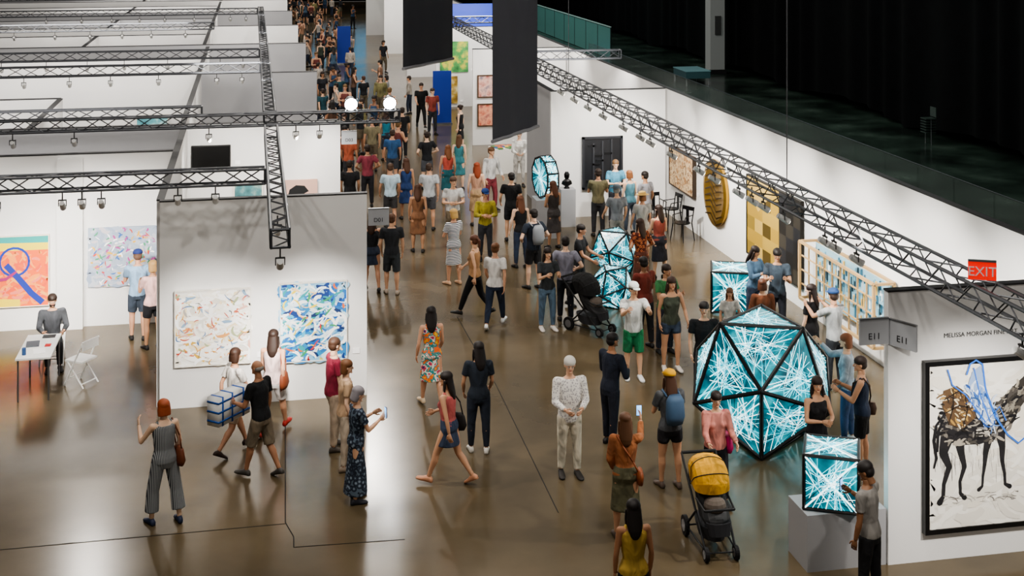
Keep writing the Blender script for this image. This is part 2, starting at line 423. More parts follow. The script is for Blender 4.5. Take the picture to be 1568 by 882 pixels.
artwork('seascape_print',(-3.0,41.22,2.0),.9,.6,'S',ramp_mat('sea',[(.3,'2f6f80'),(.5,'6fb0b8'),(.7,'e4eee8')],scale=3),mat('dddad2'),.03)
MARB=ramp_mat('agate_pattern',[(.2,'3a2214'),(.4,'a87848'),(.5,'e2c8a0'),(.6,'6c4426'),(.8,'d8b078')],scale=4,detail=8,dist=2)
artwork('agate_relief',(11.44,33.75,1.47),1.95,1.02,'W',MARB,mat('3a2c20'),.03,.08)
mb=MB(); G=mat('b08a3a',.28,.9)
rs=[]
for r,n in ((.82,.0),(.84,.08),(.7,.1),(.45,.05),(.2,.02)):
    rs.append([(r*math.cos(2*math.pi*i/48),-n,r*math.sin(2*math.pi*i/48)) for i in range(48)])
mb.loft(rs,G)
for i in range(9):
    t=-.9+i*.22; ribbon(mb,[(-.6,t*.7),(-.2,t*.75+.12),(.2,t*.75-.1),(.6,t*.7)],.05,mat('4a3614',.4,.8),.11+i*.0005)
mb.obj('gold_disc_sculpture',loc=(11.44,31.15,1.42),rz=-math.pi/2)
def m6(mb,w,h,n):
    cols=['9a8038','c2a24c','7c662c','b8963f','5a4a24','d0b05c']
    for i in range(4):
        for j in range(6):
            a=-w/2+i*w/6.5; b=-h/2+j*h/6
            poly(mb,[(a,b),(a+w/6.5,b),(a+w/6.5,b+h/6),(a,b+h/6)],mat(cols[(i*5+j*3+(i*j)%2)%6],.45,.3),n)
    poly(mb,[(-w/2,h*.36),(-w*.28,h*.1),(-w*.02,h*.4),(-w*.02,h/2),(-w/2,h/2)],mat('d6b668',.45,.3),n+.001)
    cols=['1a1a1c','26262a','3a3630','201e1c']
    for i in range(3):
        for j in range(6):
            a=w*.115+i*w*.385/3; b=-h/2+j*h/6
            poly(mb,[(a,b),(a+w*.385/3,b),(a+w*.385/3,b+h/6),(a,b+h/6)],mat(cols[(i*3+j)%4],.45),n)
artwork('gold_leaf_panel',(11.44,27.45,1.38),3.05,1.8,'W',mat('2a2418'),mat('1c1810'),.03,.06,m6)
mb=MB(); WD=mat('b8986a',.5); GLS=mat('8fb4c2',.1,.2,.3)
w,h,dp=3.25,1.15,.4
for y in (0,-dp):
    for b in (-h/2,h/2): mb.box((0,y,b),(w,.05,.05),WD)
    for a in (-w/2,w/2): mb.box((a,y,0),(.05,.05,h),WD)
for a in (-w/2,w/2):
    for b in (-h/2,h/2): mb.box((a,-dp/2,b),(.05,dp,.05),WD)
for i in range(1,9): mb.box((-w/2+i*w/9,-dp+.04,0),(.022,.03,h),WD)
for j in range(1,4): mb.box((0,-dp+.04,-h/2+j*h/4),(w,.03,.022),WD)
mb.box((0,-.05,0),(w-.06,.02,h-.06),GLS)
for i in range(150):
    a=R.uniform(-w/2+.1,w/2-.1); b=R.uniform(-h/2+.05,h/2-.25); mb.box((a,-.08,b+.1),(R.choice((.02,.03,.05)),.02,R.uniform(.1,.3)),mat(R.choice(['e8f2f4','3e6c80','d9b060','20353f','78a8b8','30586a']),.3,0,.2))
mb.obj('window_frame_sculpture',loc=(11.38,23.45,1.12),rz=-math.pi/2)
mb=MB(); DK=mat('26272b',.4,.3)
mb.box((0,-.03,0),(1.15,.06,1.42),DK)
for s in(-1,1): mb.box((s*.55,-.06,0),(.06,.08,1.46),mat('34363b',.4,.3)); mb.box((0,-.06,s*.7),(1.16,.08,.06),mat('34363b',.4,.3))
for i in range(-1,2): mb.box((i*.26,-.065,.05*i),(.05,.05,1.2),mat('3b3d42',.4,.3))
for k in range(8): mb.box((R.uniform(-.4,.4),-.07,R.uniform(-.6,.6)),(.22,.04,.05),mat('1a1b1e',.4,.3),0)
mb.obj('carved_door_relief',loc=(9.55,35.23,1.5))
artwork('green_painting',(8.7,56.93,2.2),1.25,1.35,'S',ramp_mat('green_canvas',[(.3,'1d5a34'),(.5,'58a058'),(.6,'d6c850'),(.75,'3a9a9a')],scale=2))
artwork('gold_painting',(8.35,56.93,.75),1.0,1.2,'S',ramp_mat('umber_canvas',[(.3,'5a4420'),(.5,'a88a3c'),(.7,'d8cfa0')],scale=3))
artwork('figure_painting',(8.45,47.13,2.15),.7,.75,'S',ramp_mat('rose_canvas',[(.3,'a04848'),(.5,'d8b0a0'),(.7,'405070')],scale=4),mat('4a3018'),.04)
artwork('figure_painting',(8.45,47.13,1.1),.7,.75,'S',ramp_mat('red_canvas',[(.3,'b03830'),(.5,'e0a080'),(.7,'803048')],scale=4),mat('4a3018'),.04)
mb=MB(); mb.box((9.8,56.98,4.03),(2.8,.1,1.0),mat('2040b0',.5,0,.3)); mb.obj('blue_fascia')
UP=[fp(677,190),(fp(524,98)[0]+.1,fp(524,98)[1])]
for x,y in UP:
    mb=MB(); mb.box((x,y,1.1),(.75,.04,2.1),mat('1d3fa8',.6)); mb.box((x,y,.03),(.8,.3,.06),METAL); mb.tube((x,y+.03,.05),(x,y+.03,2.1),.012,.012,METAL,6); mb.obj('pull_up_banner')
mb=MB(); mb.box((7.6,112,4.5),(6.5,.2,5),mat('3a9ac8',.4,0,.5)); mb.box((7.6,111.85,7.05),(6.7,.1,.15),BLACK); mb.box((7.6,111.85,2),(6.7,.1,.15),mat('e8f4ff',.4,0,1))
for s in(-3,3): mb.box((7.6+s,112.1,1),(.2,.2,2),BLACK)
mb.obj('lit_stage_screen')

# horse painting on gallery wall
def gd(u,v):
    D=17.05; return (D*(u-387)*.0004904-9.3, 8.3-(v+125)*D/2000-1.49)
def m7(mb,w,h,n):
    K='17161a'; T=lambda L:[gd(*p) for p in L]
    strokes(mb,w,h,110,['e6e2d8','dcd8ce','efece4','e0dace'],.6,.13,n,0,.5)
    body=T([(1424,634),(1430,622),(1445,614),(1470,611),(1500,611),(1522,614),(1538,626),(1542,644),(1534,658),(1516,668),(1492,674),(1465,673),(1442,668),(1428,656)])
    neck=T([(1512,622),(1532,604),(1552,587),(1572,572),(1586,576),(1590,592),(1576,606),(1560,624),(1546,650),(1524,648)])
    head=T([(1574,566),(1588,558),(1600,572),(1613,600),(1606,612),(1594,602),(1580,590)])
    poly(mb,body,mat('232124'),n+.0052); poly(mb,neck,mat('38342f'),n+.0054); poly(mb,head,mat('232124'),n+.0056)
    strokes(mb,1.5,1.5,170,[K,'2c2a2c','4c4844','78726a','a49c90'],.16,.04,n+.006,.1,.6,inside=body)
    strokes(mb,1.5,1.5,90,['4c4844','6c665e','1c1a1c','8a8478','b0a898'],.14,.035,n+.007,.8,.3,inside=neck)
    strokes(mb,1.5,1.5,30,[K,'4a4642'],.1,.03,n+.008,1.5,.5,inside=head)
    ribbon(mb,T([(1582,568),(1577,550),(1584,534)]),.055,mat(K),n+.012); ribbon(mb,T([(1593,566),(1597,548),(1604,538)]),.055,mat(K),n+.012)
    for L,w0 in (([(1438,655),(1430,682),(1440,704),(1431,730),(1430,748),(1424,757)],.20),([(1456,660),(1460,684),(1466,706),(1458,728),(1459,746),(1466,753)],.16),([(1508,662),(1502,686),(1500,706),(1497,724),(1496,738),(1490,743)],.13),([(1526,656),(1530,680),(1530,702),(1534,722),(1535,738),(1543,742)],.15)):
        q=T(L); ws=[w0,w0*.62,w0*.40,w0*.28,w0*.26,w0*.42]
        for i in range(len(q)-1):
            a,b=ws[i],ws[i+1]; dx,dy=q[i+1][0]-q[i][0],q[i+1][1]-q[i][1]; l=math.hypot(dx,dy) or 1; nx,ny=-dy/l,dx/l
            poly(mb,[(q[i][0]+nx*a/2,q[i][1]+ny*a/2),(q[i+1][0]+nx*b/2,q[i+1][1]+ny*b/2),(q[i+1][0]-nx*b/2,q[i+1][1]-ny*b/2),(q[i][0]-nx*a/2,q[i][1]-ny*a/2)],mat('232124'),n+.0045+i*.0001)
            mb.add([(q[i+1][0]+b*.5*math.cos(t*math.pi/4),-(n+.0047+i*.0001),q[i+1][1]+b*.5*math.sin(t*math.pi/4)) for t in range(8)],[tuple(range(8))],mat('1d1c1e'))
    for L in ([(1428,628),(1418,640),(1414,662),(1418,690),(1414,704)],[(1430,632),(1421,650),(1420,680)]): ribbon(mb,T(L),.045,mat(K),n+.012)
    bas=T([(1430,588),(1452,582),(1478,600),(1484,632),(1462,648),(1440,640),(1428,612)])
    poly(mb,bas,mat('5c4630'),n+.0165)
    strokes(mb,1.5,1.5,80,['6d5438','8a6a40','a9864a','4a3826','c8b48c','2a2420','d8ccb0'],.13,.03,n+.018,-.5,.7,inside=bas)
    for L in ([(1430,602),(1455,590),(1476,600)],[(1432,622),(1456,612),(1482,618)],[(1438,640),(1446,612),(1446,586)],[(1462,646),(1470,620),(1464,590)]): ribbon(mb,T(L),.02,mat('2a2018'),n+.0215)
    blu=T([(1470,584),(1478,562),(1492,554),(1500,582),(1510,610),(1520,634),(1502,646),(1487,632),(1476,606)])
    poly(mb,blu,mat('8fa6cc'),n+.022)
    strokes(mb,1.5,1.5,90,['3f6cb4','6a90cc','2c4f90','a8bfe0','e4ecf4','c8d4e8','34588c'],.2,.026,n+.023,-1.2,.3,inside=blu)
    for L,ww in (([(1468,566),(1474,550),(1484,545),(1495,552),(1500,590),(1516,632),(1538,662),(1556,676),(1568,668)],.024),([(1436,556),(1444,580),(1466,596),(1500,640),(1524,618),(1535,640)],.018),([(1480,556),(1490,596),(1508,640)],.016)):
        ribbon(mb,T(L),ww,mat('2f6fd0'),n+.028,False)
    strokes(mb,.35,.12,30,['7a7672','a8a29a','2c2a28','cfc8bc'],.14,.03,n+.022,0,.5,cx=gd(1500,655)[0],cy=gd(1500,655)[1])
    strokes(mb,1.2,.12,40,['7a7672','a8a29a','8c8882','b8b2a8'],.2,.014,n+.0035,0,.3,cx=-.1,cy=gd(1450,755)[1])
    for i in range(50):
        a=R.uniform(-.7,.35); b=R.uniform(-.3,.1); ribbon(mb,[(a,b),(a+R.uniform(-.01,.01),b-.07),(a+R.uniform(-.02,.02),b-R.uniform(.1,.3))],.006,mat('8a8682',.6),n+.004)
artwork('horse_painting',(9.3,15.49,1.49),1.55,2.1,'S',mat('e8e4dc'),mat('0d0d0e',.4),.06,.07,m7)
def text(name,body,loc,size,rz=0,c='2a2a2c',parent=None):
    cu=bpy.data.curves.new(name,'FONT'); cu.body=body; cu.size=size; cu.extrude=.002; cu.align_x='CENTER'
    o=bpy.data.objects.new(name,cu); bpy.context.collection.objects.link(o); o.location=loc; o.rotation_euler=(rad(90),0,rz); cu.materials.append(mat(c,.6))
    if parent: o.parent=parent
    return o
text('gallery_name_lettering','MELISSA MORGAN FINE ART',(9.30,15.494,2.87),.083)
def sign(name,body,loc,w,h,rz,c='a0a2a6',em=0):
    mb=MB(); mb.box((0,0,0),(w,.03,h),mat(c,.6,0,em)); mb.box((0,.0,h/2+.01),(w,.04,.02),METAL); o=mb.obj(name,loc=loc,rz=rz)
    text('sign_text',body,(0,-.018,-h*.28),h*(.75 if em else .36),0,'2c2c2e' if not em else 'ffffff',o); return o
sign('booth_number_sign','E11',(7.78,15.46,3.02),.4,.32,0)
sign('booth_number_sign','E11',(8.10,15.30,3.0),.4,.32,-rad(62))
sign('booth_number_sign','D01',(2.15,22.75,3.1),.36,.28,0)
sign('booth_number_sign','D03',(2.24,31.1,3.1),.36,.3,0)
sign('exit_sign','EXIT',(8.0,13.3,4.36),.3,.2,-rad(25),'d01810',.8)

# ------------------------------------------------------------------ glowing sculptures
PANEL=ramp_mat('mirror_panel',[(.3,'063c4a'),(.5,'14707e'),(.7,'36aebc')],scale=3.5,detail=3,rough=.15,emit=.6)
EW=mat('eaffff',.4,0,1.4); EC=mat('74dcea',.4,0,1.2); ET=mat('24a2b8',.4,0,1.0); EK=mat('08303a',.3,0,.2); FR=mat('17181a',.4)
def glow(mb,verts,faces,r,rnd,hubs=4,per=10,sw=.02,inset=.92):
    C=sum((Vector(v) for v in verts),Vector())/len(verts); ed=set()
    for f in faces:
        P=[Vector(verts[i]) for i in f]; c=sum(P,Vector())/len(P)
        n=(P[1]-P[0]).cross(P[2]-P[0]).normalized()
        if n.dot(c-C)<0: n=-n
        Q=[c+(p-c)*inset for p in P]; mb.add(P,[tuple(range(len(P)))],FR)
        mb.add([q+n*.004 for q in Q],[tuple(range(len(Q)))],PANEL)
        k=0
        for hb in range(hubs):
            ws=[rnd.random()**1.2+.05 for _ in Q]; s=sum(ws); hub=sum((q*(a/s) for q,a in zip(Q,ws)),Vector())
            for j in range(per):
                e=rnd.randrange(len(Q)); t=rnd.random(); tg=Q[e].lerp(Q[(e+1)%len(Q)],t)
                d=tg-hub
                if d.length<.02: continue
                if rnd.random()<.35: tg=hub+d*rnd.uniform(.35,.9); d=tg-hub
                sd=n.cross(d).normalized()*sw*rnd.uniform(.25,.6)/2; k+=1; of=n*(.006+k*.00008)
                mb.add([hub-sd*.6+of,hub+sd*.6+of,tg+sd+of,tg-sd+of],[(0,1,2,3)],rnd.choice([EW,EW,EC,EC,ET,EK]))
        for j in range(hubs*5):
            ws=[rnd.random() for _ in Q]; s=sum(ws); a=sum((q*(x/s) for q,x in zip(Q,ws)),Vector())
            ws=[rnd.random() for _ in Q]; s=sum(ws); b=sum((q*(x/s) for q,x in zip(Q,ws)),Vector())
            d=b-a
            if d.length<.03: continue
            sd=n.cross(d).normalized()*sw*.2; k+=1; of=n*(.006+k*.00008)
            mb.add([a-sd+of,a+sd+of,b+sd+of,b-sd+of],[(0,1,2,3)],rnd.choice([EW,EC,ET]))
        for i in range(len(f)): ed.add(tuple(sorted((f[i],f[(i+1)%len(f)]))))
    for a,b in ed: mb.tube(verts[a],verts[b],r,r,FR,6)
    for v in verts: mb.ell(v,r*1.15,FR,None,8,6)
phi=(1+5**.5)/2
IV=[Vector(v).normalized() for v in [(1,0,phi),(-1,0,phi),(1,0,-phi),(-1,0,-phi),(0,phi,1),(0,-phi,1),(0,phi,-1),(0,-phi,-1),(phi,1,0),(phi,-1,0),(-phi,1,0),(-phi,-1,0)]]
IF=[]
for i in range(12):
    for j in range(i+1,12):
        for k in range(j+1,12):
            if all(abs((IV[a]-IV[b]).length-1.05146)<.01 for a,b in((i,j),(j,k),(i,k))): IF.append((i,j,k))
def icosa(u,v,Rr,face,seed,name='illuminated_icosahedron',r=.035,sw=.022,hubs=5,per=12):
    M=Matrix.Rotation(rad(20.905),3,'X')
    vs=[M@p for p in IV]
    if abs(min(p.z for p in vs)+.7947)>.01: vs=[Matrix.Rotation(-rad(20.905),3,'X')@p for p in IV]
    vs=[p*Rr for p in vs]; mb=MB(); glow(mb,vs,IF,r,random.Random(seed),hubs,per,sw)
    x,y=fp(u,v); rz=face; off=Matrix.Rotation(rz,3,'Z')@Vector((0,.607*Rr,0))
    return mb.obj(name,loc=(x+off.x,y+off.y,.7947*Rr+r*.9),rz=rz)
icosa(1166,705,1.2,-rad(22),3)
icosa(936,425,.62,-rad(30),4,r=.022,sw=.022,hubs=3,per=8); icosa(950,474,.5,rad(20),5,r=.02,sw=.022,hubs=3,per=8)
def cube(loc,s,rz,seed,r=.022):
    a=s/2; vs=[Vector(p) for p in [(-a,-a,-a),(a,-a,-a),(a,a,-a),(-a,a,-a),(-a,-a,a),(a,-a,a),(a,a,a),(-a,a,a)]]
    fs=[(0,1,2,3),(4,5,6,7),(0,1,5,4),(1,2,6,5),(2,3,7,6),(3,0,4,7)]
    mb=MB(); glow(mb,vs,fs,r,random.Random(seed),6,13,.02,.93)
    for f in fs[1:]:
        P=[vs[i]*1.015 for i in f]; mb.tube(P[0],P[2],.012,.012,EW,5); mb.tube(P[1],P[3],.012,.012,EW,5)
    mb.obj('illuminated_cube',loc=loc,rz=rz)
cube((7.38,15.84,.72+.34+.026),.68,-rad(26),8)
x,y=fp(1128,480); cube((x,y+.3,.47),.84,-rad(20),9)
mb=MB(); n=10; rr=.54
vs=[Vector((rr*math.cos(2*math.pi*(i+.5)/n),yy,rr*math.sin(2*math.pi*(i+.5)/n))) for yy in(-.15,.15) for i in range(n)]
fs=[tuple(range(n)),tuple(range(n,2*n))]+[(i,(i+1)%n,n+(i+1)%n,n+i) for i in range(n)]
glow(mb,vs,fs,.025,random.Random(5),6,14,.03,.93); mb.obj('illuminated_drum',loc=(7.5,33.3,1.0+.54*.951+.035),rz=rad(-80))
mb=MB(); mb.box((7.5,33.3,.5),(.6,.6,1.0),WALLG); mb.obj('display_plinth')

# ------------------------------------------------------------------ furniture
WH=mat('e6e6e4',.5)
def folding_chair(x,y,rz,c=WH):
    mb=MB()
    for s in(-1,1):
        mb.tube((s*.21,-.2,0),(s*.2,.22,.82),.014,.014,c,6); mb.tube((s*.19,.22,0),(s*.19,-.16,.46),.014,.014,c,6)
    mb.box((0,0,.45),(.4,.38,.03),c); mb.box((0,.21,.74),(.4,.02,.16),c); mb.tube((-.2,-.15,.12),(.2,-.15,.12),.01,.01,c,6); mb.tube((-.19,.18,.07),(.19,.18,.07),.01,.01,c,6)
    return mb.obj('folding_chair',loc=(x,y,0),rz=rz)
mb=MB(); mb.box((0,0,.735),(.58,1.32,.03),WH); 
for sx in(-.25,.25):
    for sy in(-.62,.62): mb.tube((sx,sy,0),(sx,sy,.72),.016,.016,METAL,8)
mb.box((.05,-.3,.756),(.2,.28,.01),mat('f5f5f5'),.2); mb.box((-.12,.1,.76),(.22,.3,.02),mat('5a6068'),.1); mb.box((.15,.0,.755),(.1,.14,.01),mat('c03030'))
mb.box((.1,.5,.758),(.22,.16,.012),mat('303236',.4))
mb.tube((-.18,-.45,.75),(-.18,-.45,.87),.035,.035,mat('3a5a8a'),10)
mb.obj('reception_desk',loc=(-3.7,24.25,0),rz=0)
folding_chair(-3.0,24.35,rad(235)); folding_chair(-3.66,25.58,0)
def metal_chair(x,y,rz):
    mb=MB(); c=mat('1c1c1e',.35,.5)
    for sx in(-1,1):
        for sy in(-1,1): mb.tube((sx*.22,sy*.22,0),(sx*.17,sy*.17,.45),.014,.018,c,6)
        mb.tube((sx*.17,.17,.45),(sx*.19,.24,.85),.014,.014,c,6); mb.tube((sx*.2,.2,.66),(sx*.22,-.12,.64),.012,.012,c,6); mb.tube((sx*.22,-.12,.64),(sx*.18,-.16,.45),.012,.012,c,6)
    mb.loft([ring((0,0,.44),.2,.2,12),ring((0,0,.465),.21,.21,12)],c); mb.box((0,.23,.8),(.36,.02,.1),c); mb.box((0,.2,.62),(.09,.015,.34),c)
    mb.obj('metal_cafe_chair',loc=(x,y,0),rz=rz)
x,y=fp(1045,368); metal_chair(x,y,-rad(60)); x,y=fp(1028,345); metal_chair(x,y,-rad(80)); x,y=fp(1006,345); metal_chair(x,y,rad(10))
x,y=fp(788,262); mb=MB(); mb.box((0,0,.4),(1.6,.7,.8),mat('e8e6e0',.6)); 
for i in range(22): mb.box((R.uniform(-.7,.7),R.uniform(-.28,.28),.815),(.16,.22,.02+.03*R.random()),mat(R.choice(['e8c030','d06030','f0f0f0','3060a0','508040']),.5),R.uniform(-.5,.5))
mb.obj('catalogue_table',loc=(x,y,0),rz=.1)
x,y=fp(868,345); mb=MB(); mb.box((0,0,.5),(.4,.4,1.0),WALLG)
bz=mat('101012',.3,.5)
mb.loft([ring((0,0,1.0),.09,.07,12),ring((0,0,1.06),.05,.05,12),ring((0,0,1.12),.15,.08,12),ring((0,0,1.2),.13,.07,12),ring((0,0,1.26),.045,.045,12),ring((0,0,1.3),.07,.08,12),ring((0,0,1.38),.08,.09,12),ring((0,0,1.45),.04,.05,12)],bz)
mb.obj('bronze_bust_on_plinth',loc=(x,y,0))

def wheel(mb,c,r,w,m):
    a=Vector(c)
    mb.tube(a-Vector((w/2,0,0)),a+Vector((w/2,0,0)),r,r,m,18); mb.tube(a-Vector((w/2+.006,0,0)),a+Vector((w/2+.006,0,0)),r*.6,r*.6,METAL,14)
def stroller(x,y,rz,canopy):
    mb=MB(); K=mat('1a1a1c',.6); T=mat('141416',.8); C=cloth(canopy)
    for s in(-1,1):
        wheel(mb,(s*.25,.34,.13),.13,.05,T); wheel(mb,(s*.2,-.42,.09),.09,.05,T)
        mb.tube((s*.24,.34,.13),(s*.22,-.05,.5),.016,.016,K); mb.tube((s*.2,-.42,.1),(s*.24,.55,1.02),.016,.016,K)
        mb.tube((s*.24,.34,.13),(s*.2,-.42,.12),.012,.012,K)
    mb.tube((-.24,.55,1.02),(.24,.55,1.02),.022,.022,K); mb.tube((-.24,.34,.13),(.24,.34,.13),.012,.012,K)
    mb.tube((-.21,-.42,.1),(.21,-.42,.1),.012,.012,K)
    mb.loft([ring((0,-.02,.17),.17,.26,14),ring((0,0,.34),.21,.32,14)],mat('3a3a3e',.9))
    mb.loft([ring((0,-.28,.42),.17,.12,14),ring((0,-.14,.47),.2,.24,14),ring((0,.02,.62),.2,.17,14),ring((0,.16,.85),.2,.1,14),ring((0,.22,.98),.17,.06,14)],K)
    mb.loft([ring((0,-.38,.3),.14,.05,12),ring((0,-.32,.45),.17,.08,12)],mat('2c2c30',.8))
    mb.ell((0,-.16,.6),(.15,.14,.12),mat('6a6058',.9))
    pr=[]
    for i in range(7):
        t=rad(-5+i*21); cy=.16-math.cos(t)*.36; cz=.78+math.sin(t)*.36
        pr.append([(-.23,.16,.78)]+[(.24*math.sin(rad(-80+k*160/8)),.16+(cy-.16)*(.55+.45*math.cos(rad(-80+k*160/8))),.78+(cz-.78)*(.55+.45*math.cos(rad(-80+k*160/8)))) for k in range(9)]+[(.23,.16,.78)])
    vs=[p for q in pr for p in q]; nn=11; fs=[(i*nn+k,i*nn+k+1,(i+1)*nn+k+1,(i+1)*nn+k) for i in range(6) for k in range(nn-1)]
    mb.add(vs,fs,C)
    for i in (2,4): 
        for k in range(nn-1): mb.tube(pr[i][k],pr[i][k+1],.007,.007,K,5)
    mb.box((0,.44,.78),(.32,.1,.26),mat('2a2a2e',.8))
    mb.tube((-.2,-.36,.62),(.2,-.36,.62),.018,.018,K); mb.tube((-.2,-.36,.62),(-.22,-.05,.66),.014,.014,K); mb.tube((.2,-.36,.62),(.22,-.05,.66),.014,.014,K)
    mb.obj('baby_stroller',loc=(x,y,0),rz=rz)
x,y=fp(1106,858); stroller(x,y+.42,-rad(2),'f0a818')
x,y=fp(908,512); stroller(x,y+.25,rad(35),'1a1a1c')

# ------------------------------------------------------------------ people
def bake(items):
    obs=[]
    for mbx,vox,it in items:
        me=bpy.data.meshes.new('t'); me.from_pydata(mbx.v,[],mbx.f); o=bpy.data.objects.new('t',me); bpy.context.collection.objects.link(o)
        r=o.modifiers.new('r','REMESH'); r.mode='VOXEL'; r.voxel_size=vox
        if it: sm=o.modifiers.new('s','SMOOTH'); sm.factor=.5; sm.iterations=it
        obs.append(o)
    dg=bpy.context.evaluated_depsgraph_get(); out=[]
    for o in obs:
        e=o.evaluated_get(dg); m=e.to_mesh(); n=len(m.vertices); a=np.empty(n*3); m.vertices.foreach_get('co',a)
        l=np.empty(len(m.loops),dtype=np.int32); m.loops.foreach_get('vertex_index',l)
        out.append((a.reshape(-1,3),l.reshape(-1,4))); e.to_mesh_clear()
    for o in obs:
        d=o.data; bpy.data.objects.remove(o); bpy.data.meshes.remove(d)
    return out
hd=MB(); hd.ell((0,-.006,.010),(.043,.053,.050),nu=20,nv=14); hd.ell((0,.010,-.022),(.034,.037,.039),nu=16,nv=12)
hd.ell((0,.051,-.008),(.0065,.012,.013)); hd.ell((0,.044,-.047),(.014,.010,.010))
hd.ell((-.043,-.003,-.006),(.006,.011,.017)); hd.ell((.043,-.003,-.006),(.006,.011,.017)); hd.tube((0,-.012,-.09),(0,-.008,-.01),.029,.027,None,14)
def hair(st):
    h=MB()
    if st!='bald': h.ell((0,-.011,.0265),(.0510,.0585,.0465),nu=24,nv=16); h.ell((0,-.026,-.004),(.0485,.040,.045),nu=16,nv=12)
    else: h.ell((0,-.024,-.004),(.0475,.042,.028),nu=16,nv=10)
    if st in('long',): h.loft([ring((0,-.034,.02),.046,.03),ring((0,-.040,-.05),.054,.030),ring((0,-.046,-.09),.056,.028),ring((0,-.055,-.13),.048,.022),ring((0,-.058,-.165),.034,.016),ring((0,-.058,-.185),.018,.008)]); h.chain([(-.045,.0,.0),(-.048,.004,-.06),(-.05,.012,-.11)],[.012,.014,.007]); h.chain([(.045,.0,.0),(.048,.0,-.06),(.05,-.01,-.11)],[.012,.014,.007])
    if st=='bob': h.loft([ring((0,-.02,.03),.05,.045),ring((0,-.022,-.02),.056,.042),ring((0,-.024,-.06),.054,.036)])
    if st=='bun': h.ell((0,-.07,.035),(.026,.024,.026))
    if st=='pony': h.chain([(0,-.065,.03),(0,-.09,.0),(0,-.088,-.06),(0,-.08,-.11)],[.014,.02,.017,.006])
    return h
styles=['short','long','bob','bun','pony','bald']
def handmb(c):
    h=MB(); h.loft([ring((0,0,.006),.008,.012,8),ring((0,.0,-.012),.009,.018,8),ring((-.001,.001,-.035),.009,.023,8),ring((-.003,.001,-.050),.007,.022,8)])
    for yo,L in((.0175,.039),(.006,.045),(-.0055,.041),(-.0165,.031)):
        p=Vector((-.002,yo,-.046)); t=.1; pts=[p]
        for k in (.42,.32,.26):
            t+=c; p=p+Vector((-math.sin(t),yo*.08,-math.cos(t)))*L*k; pts.append(p)
        for a,b,r0,r1 in zip(pts,pts[1:],(.0055,.005,.0046),(.005,.0046,.0036)): h.tube(a,b,r0,r1,None,6)
    h.tube((-.001,.014,-.010),(-.006,.031,-.028),.0075,.006,None,6); h.tube((-.006,.031,-.028),(-.012,.037,-.048),.006,.0045,None,6)
    return h
T=bake([(hd,.0042,2)]+[(hair(s),.005,1) for s in styles])
HEAD=T[0]; HAIR=dict(zip(styles,T[1:])); HAND={'r':handmb(.28),'g':handmb(.75)}
POSE={
 'stand':((4,3,-3,2),(3,9,12,.1),(1,9,14,.1)),
 'stand2':((12,16,-3,0),(5,10,25,.2),(0,10,12,.1)),
 'wide':((3,2,-3,2),(3,10,20,.2),(3,10,20,.2)),
 'walk':((24,5,-14,24),(-22,8,12,.1),(24,8,25,.15)),
 'walkm':((-14,24,24,5),(24,8,25,.15),(-22,8,12,.1)),
 'step':((14,4,-8,14),(-10,8,12,.1),(12,8,20,.1)),
 'clasp':((3,2,-3,2),(14,8,62,.62),(14,8,62,.62)),
 'phone':((4,3,-3,2),(3,9,14,.1),(22,12,100,.35)),
 'phone2':((5,6,-3,2),(25,10,95,.4),(25,10,95,.4)),
 'photo':((4,3,-3,2),(62,12,65,.35),(62,12,65,.35)),
 'raise':((6,6,-3,2),(5,9,30,.4),(75,14,60,.05)),
 'raisel':((6,6,-6,6),(32,24,112,.35),(0,12,30,.4)),
 'cross':((5,4,-3,2),(18,12,80,.95),(18,12,84,.9)),
 'hips':((6,6,-3,2),(-12,32,75,.85),(-12,32,75,.85)),
 'push':((12,4,-8,12),(30,8,42,.05),(30,8,42,.05)),
 'sit':((86,86,84,84),(38,12,48,.45),(38,12,48,.45)),
 'carry':((16,4,-10,18),(18,12,75,.4),(4,10,14,.1)),
}
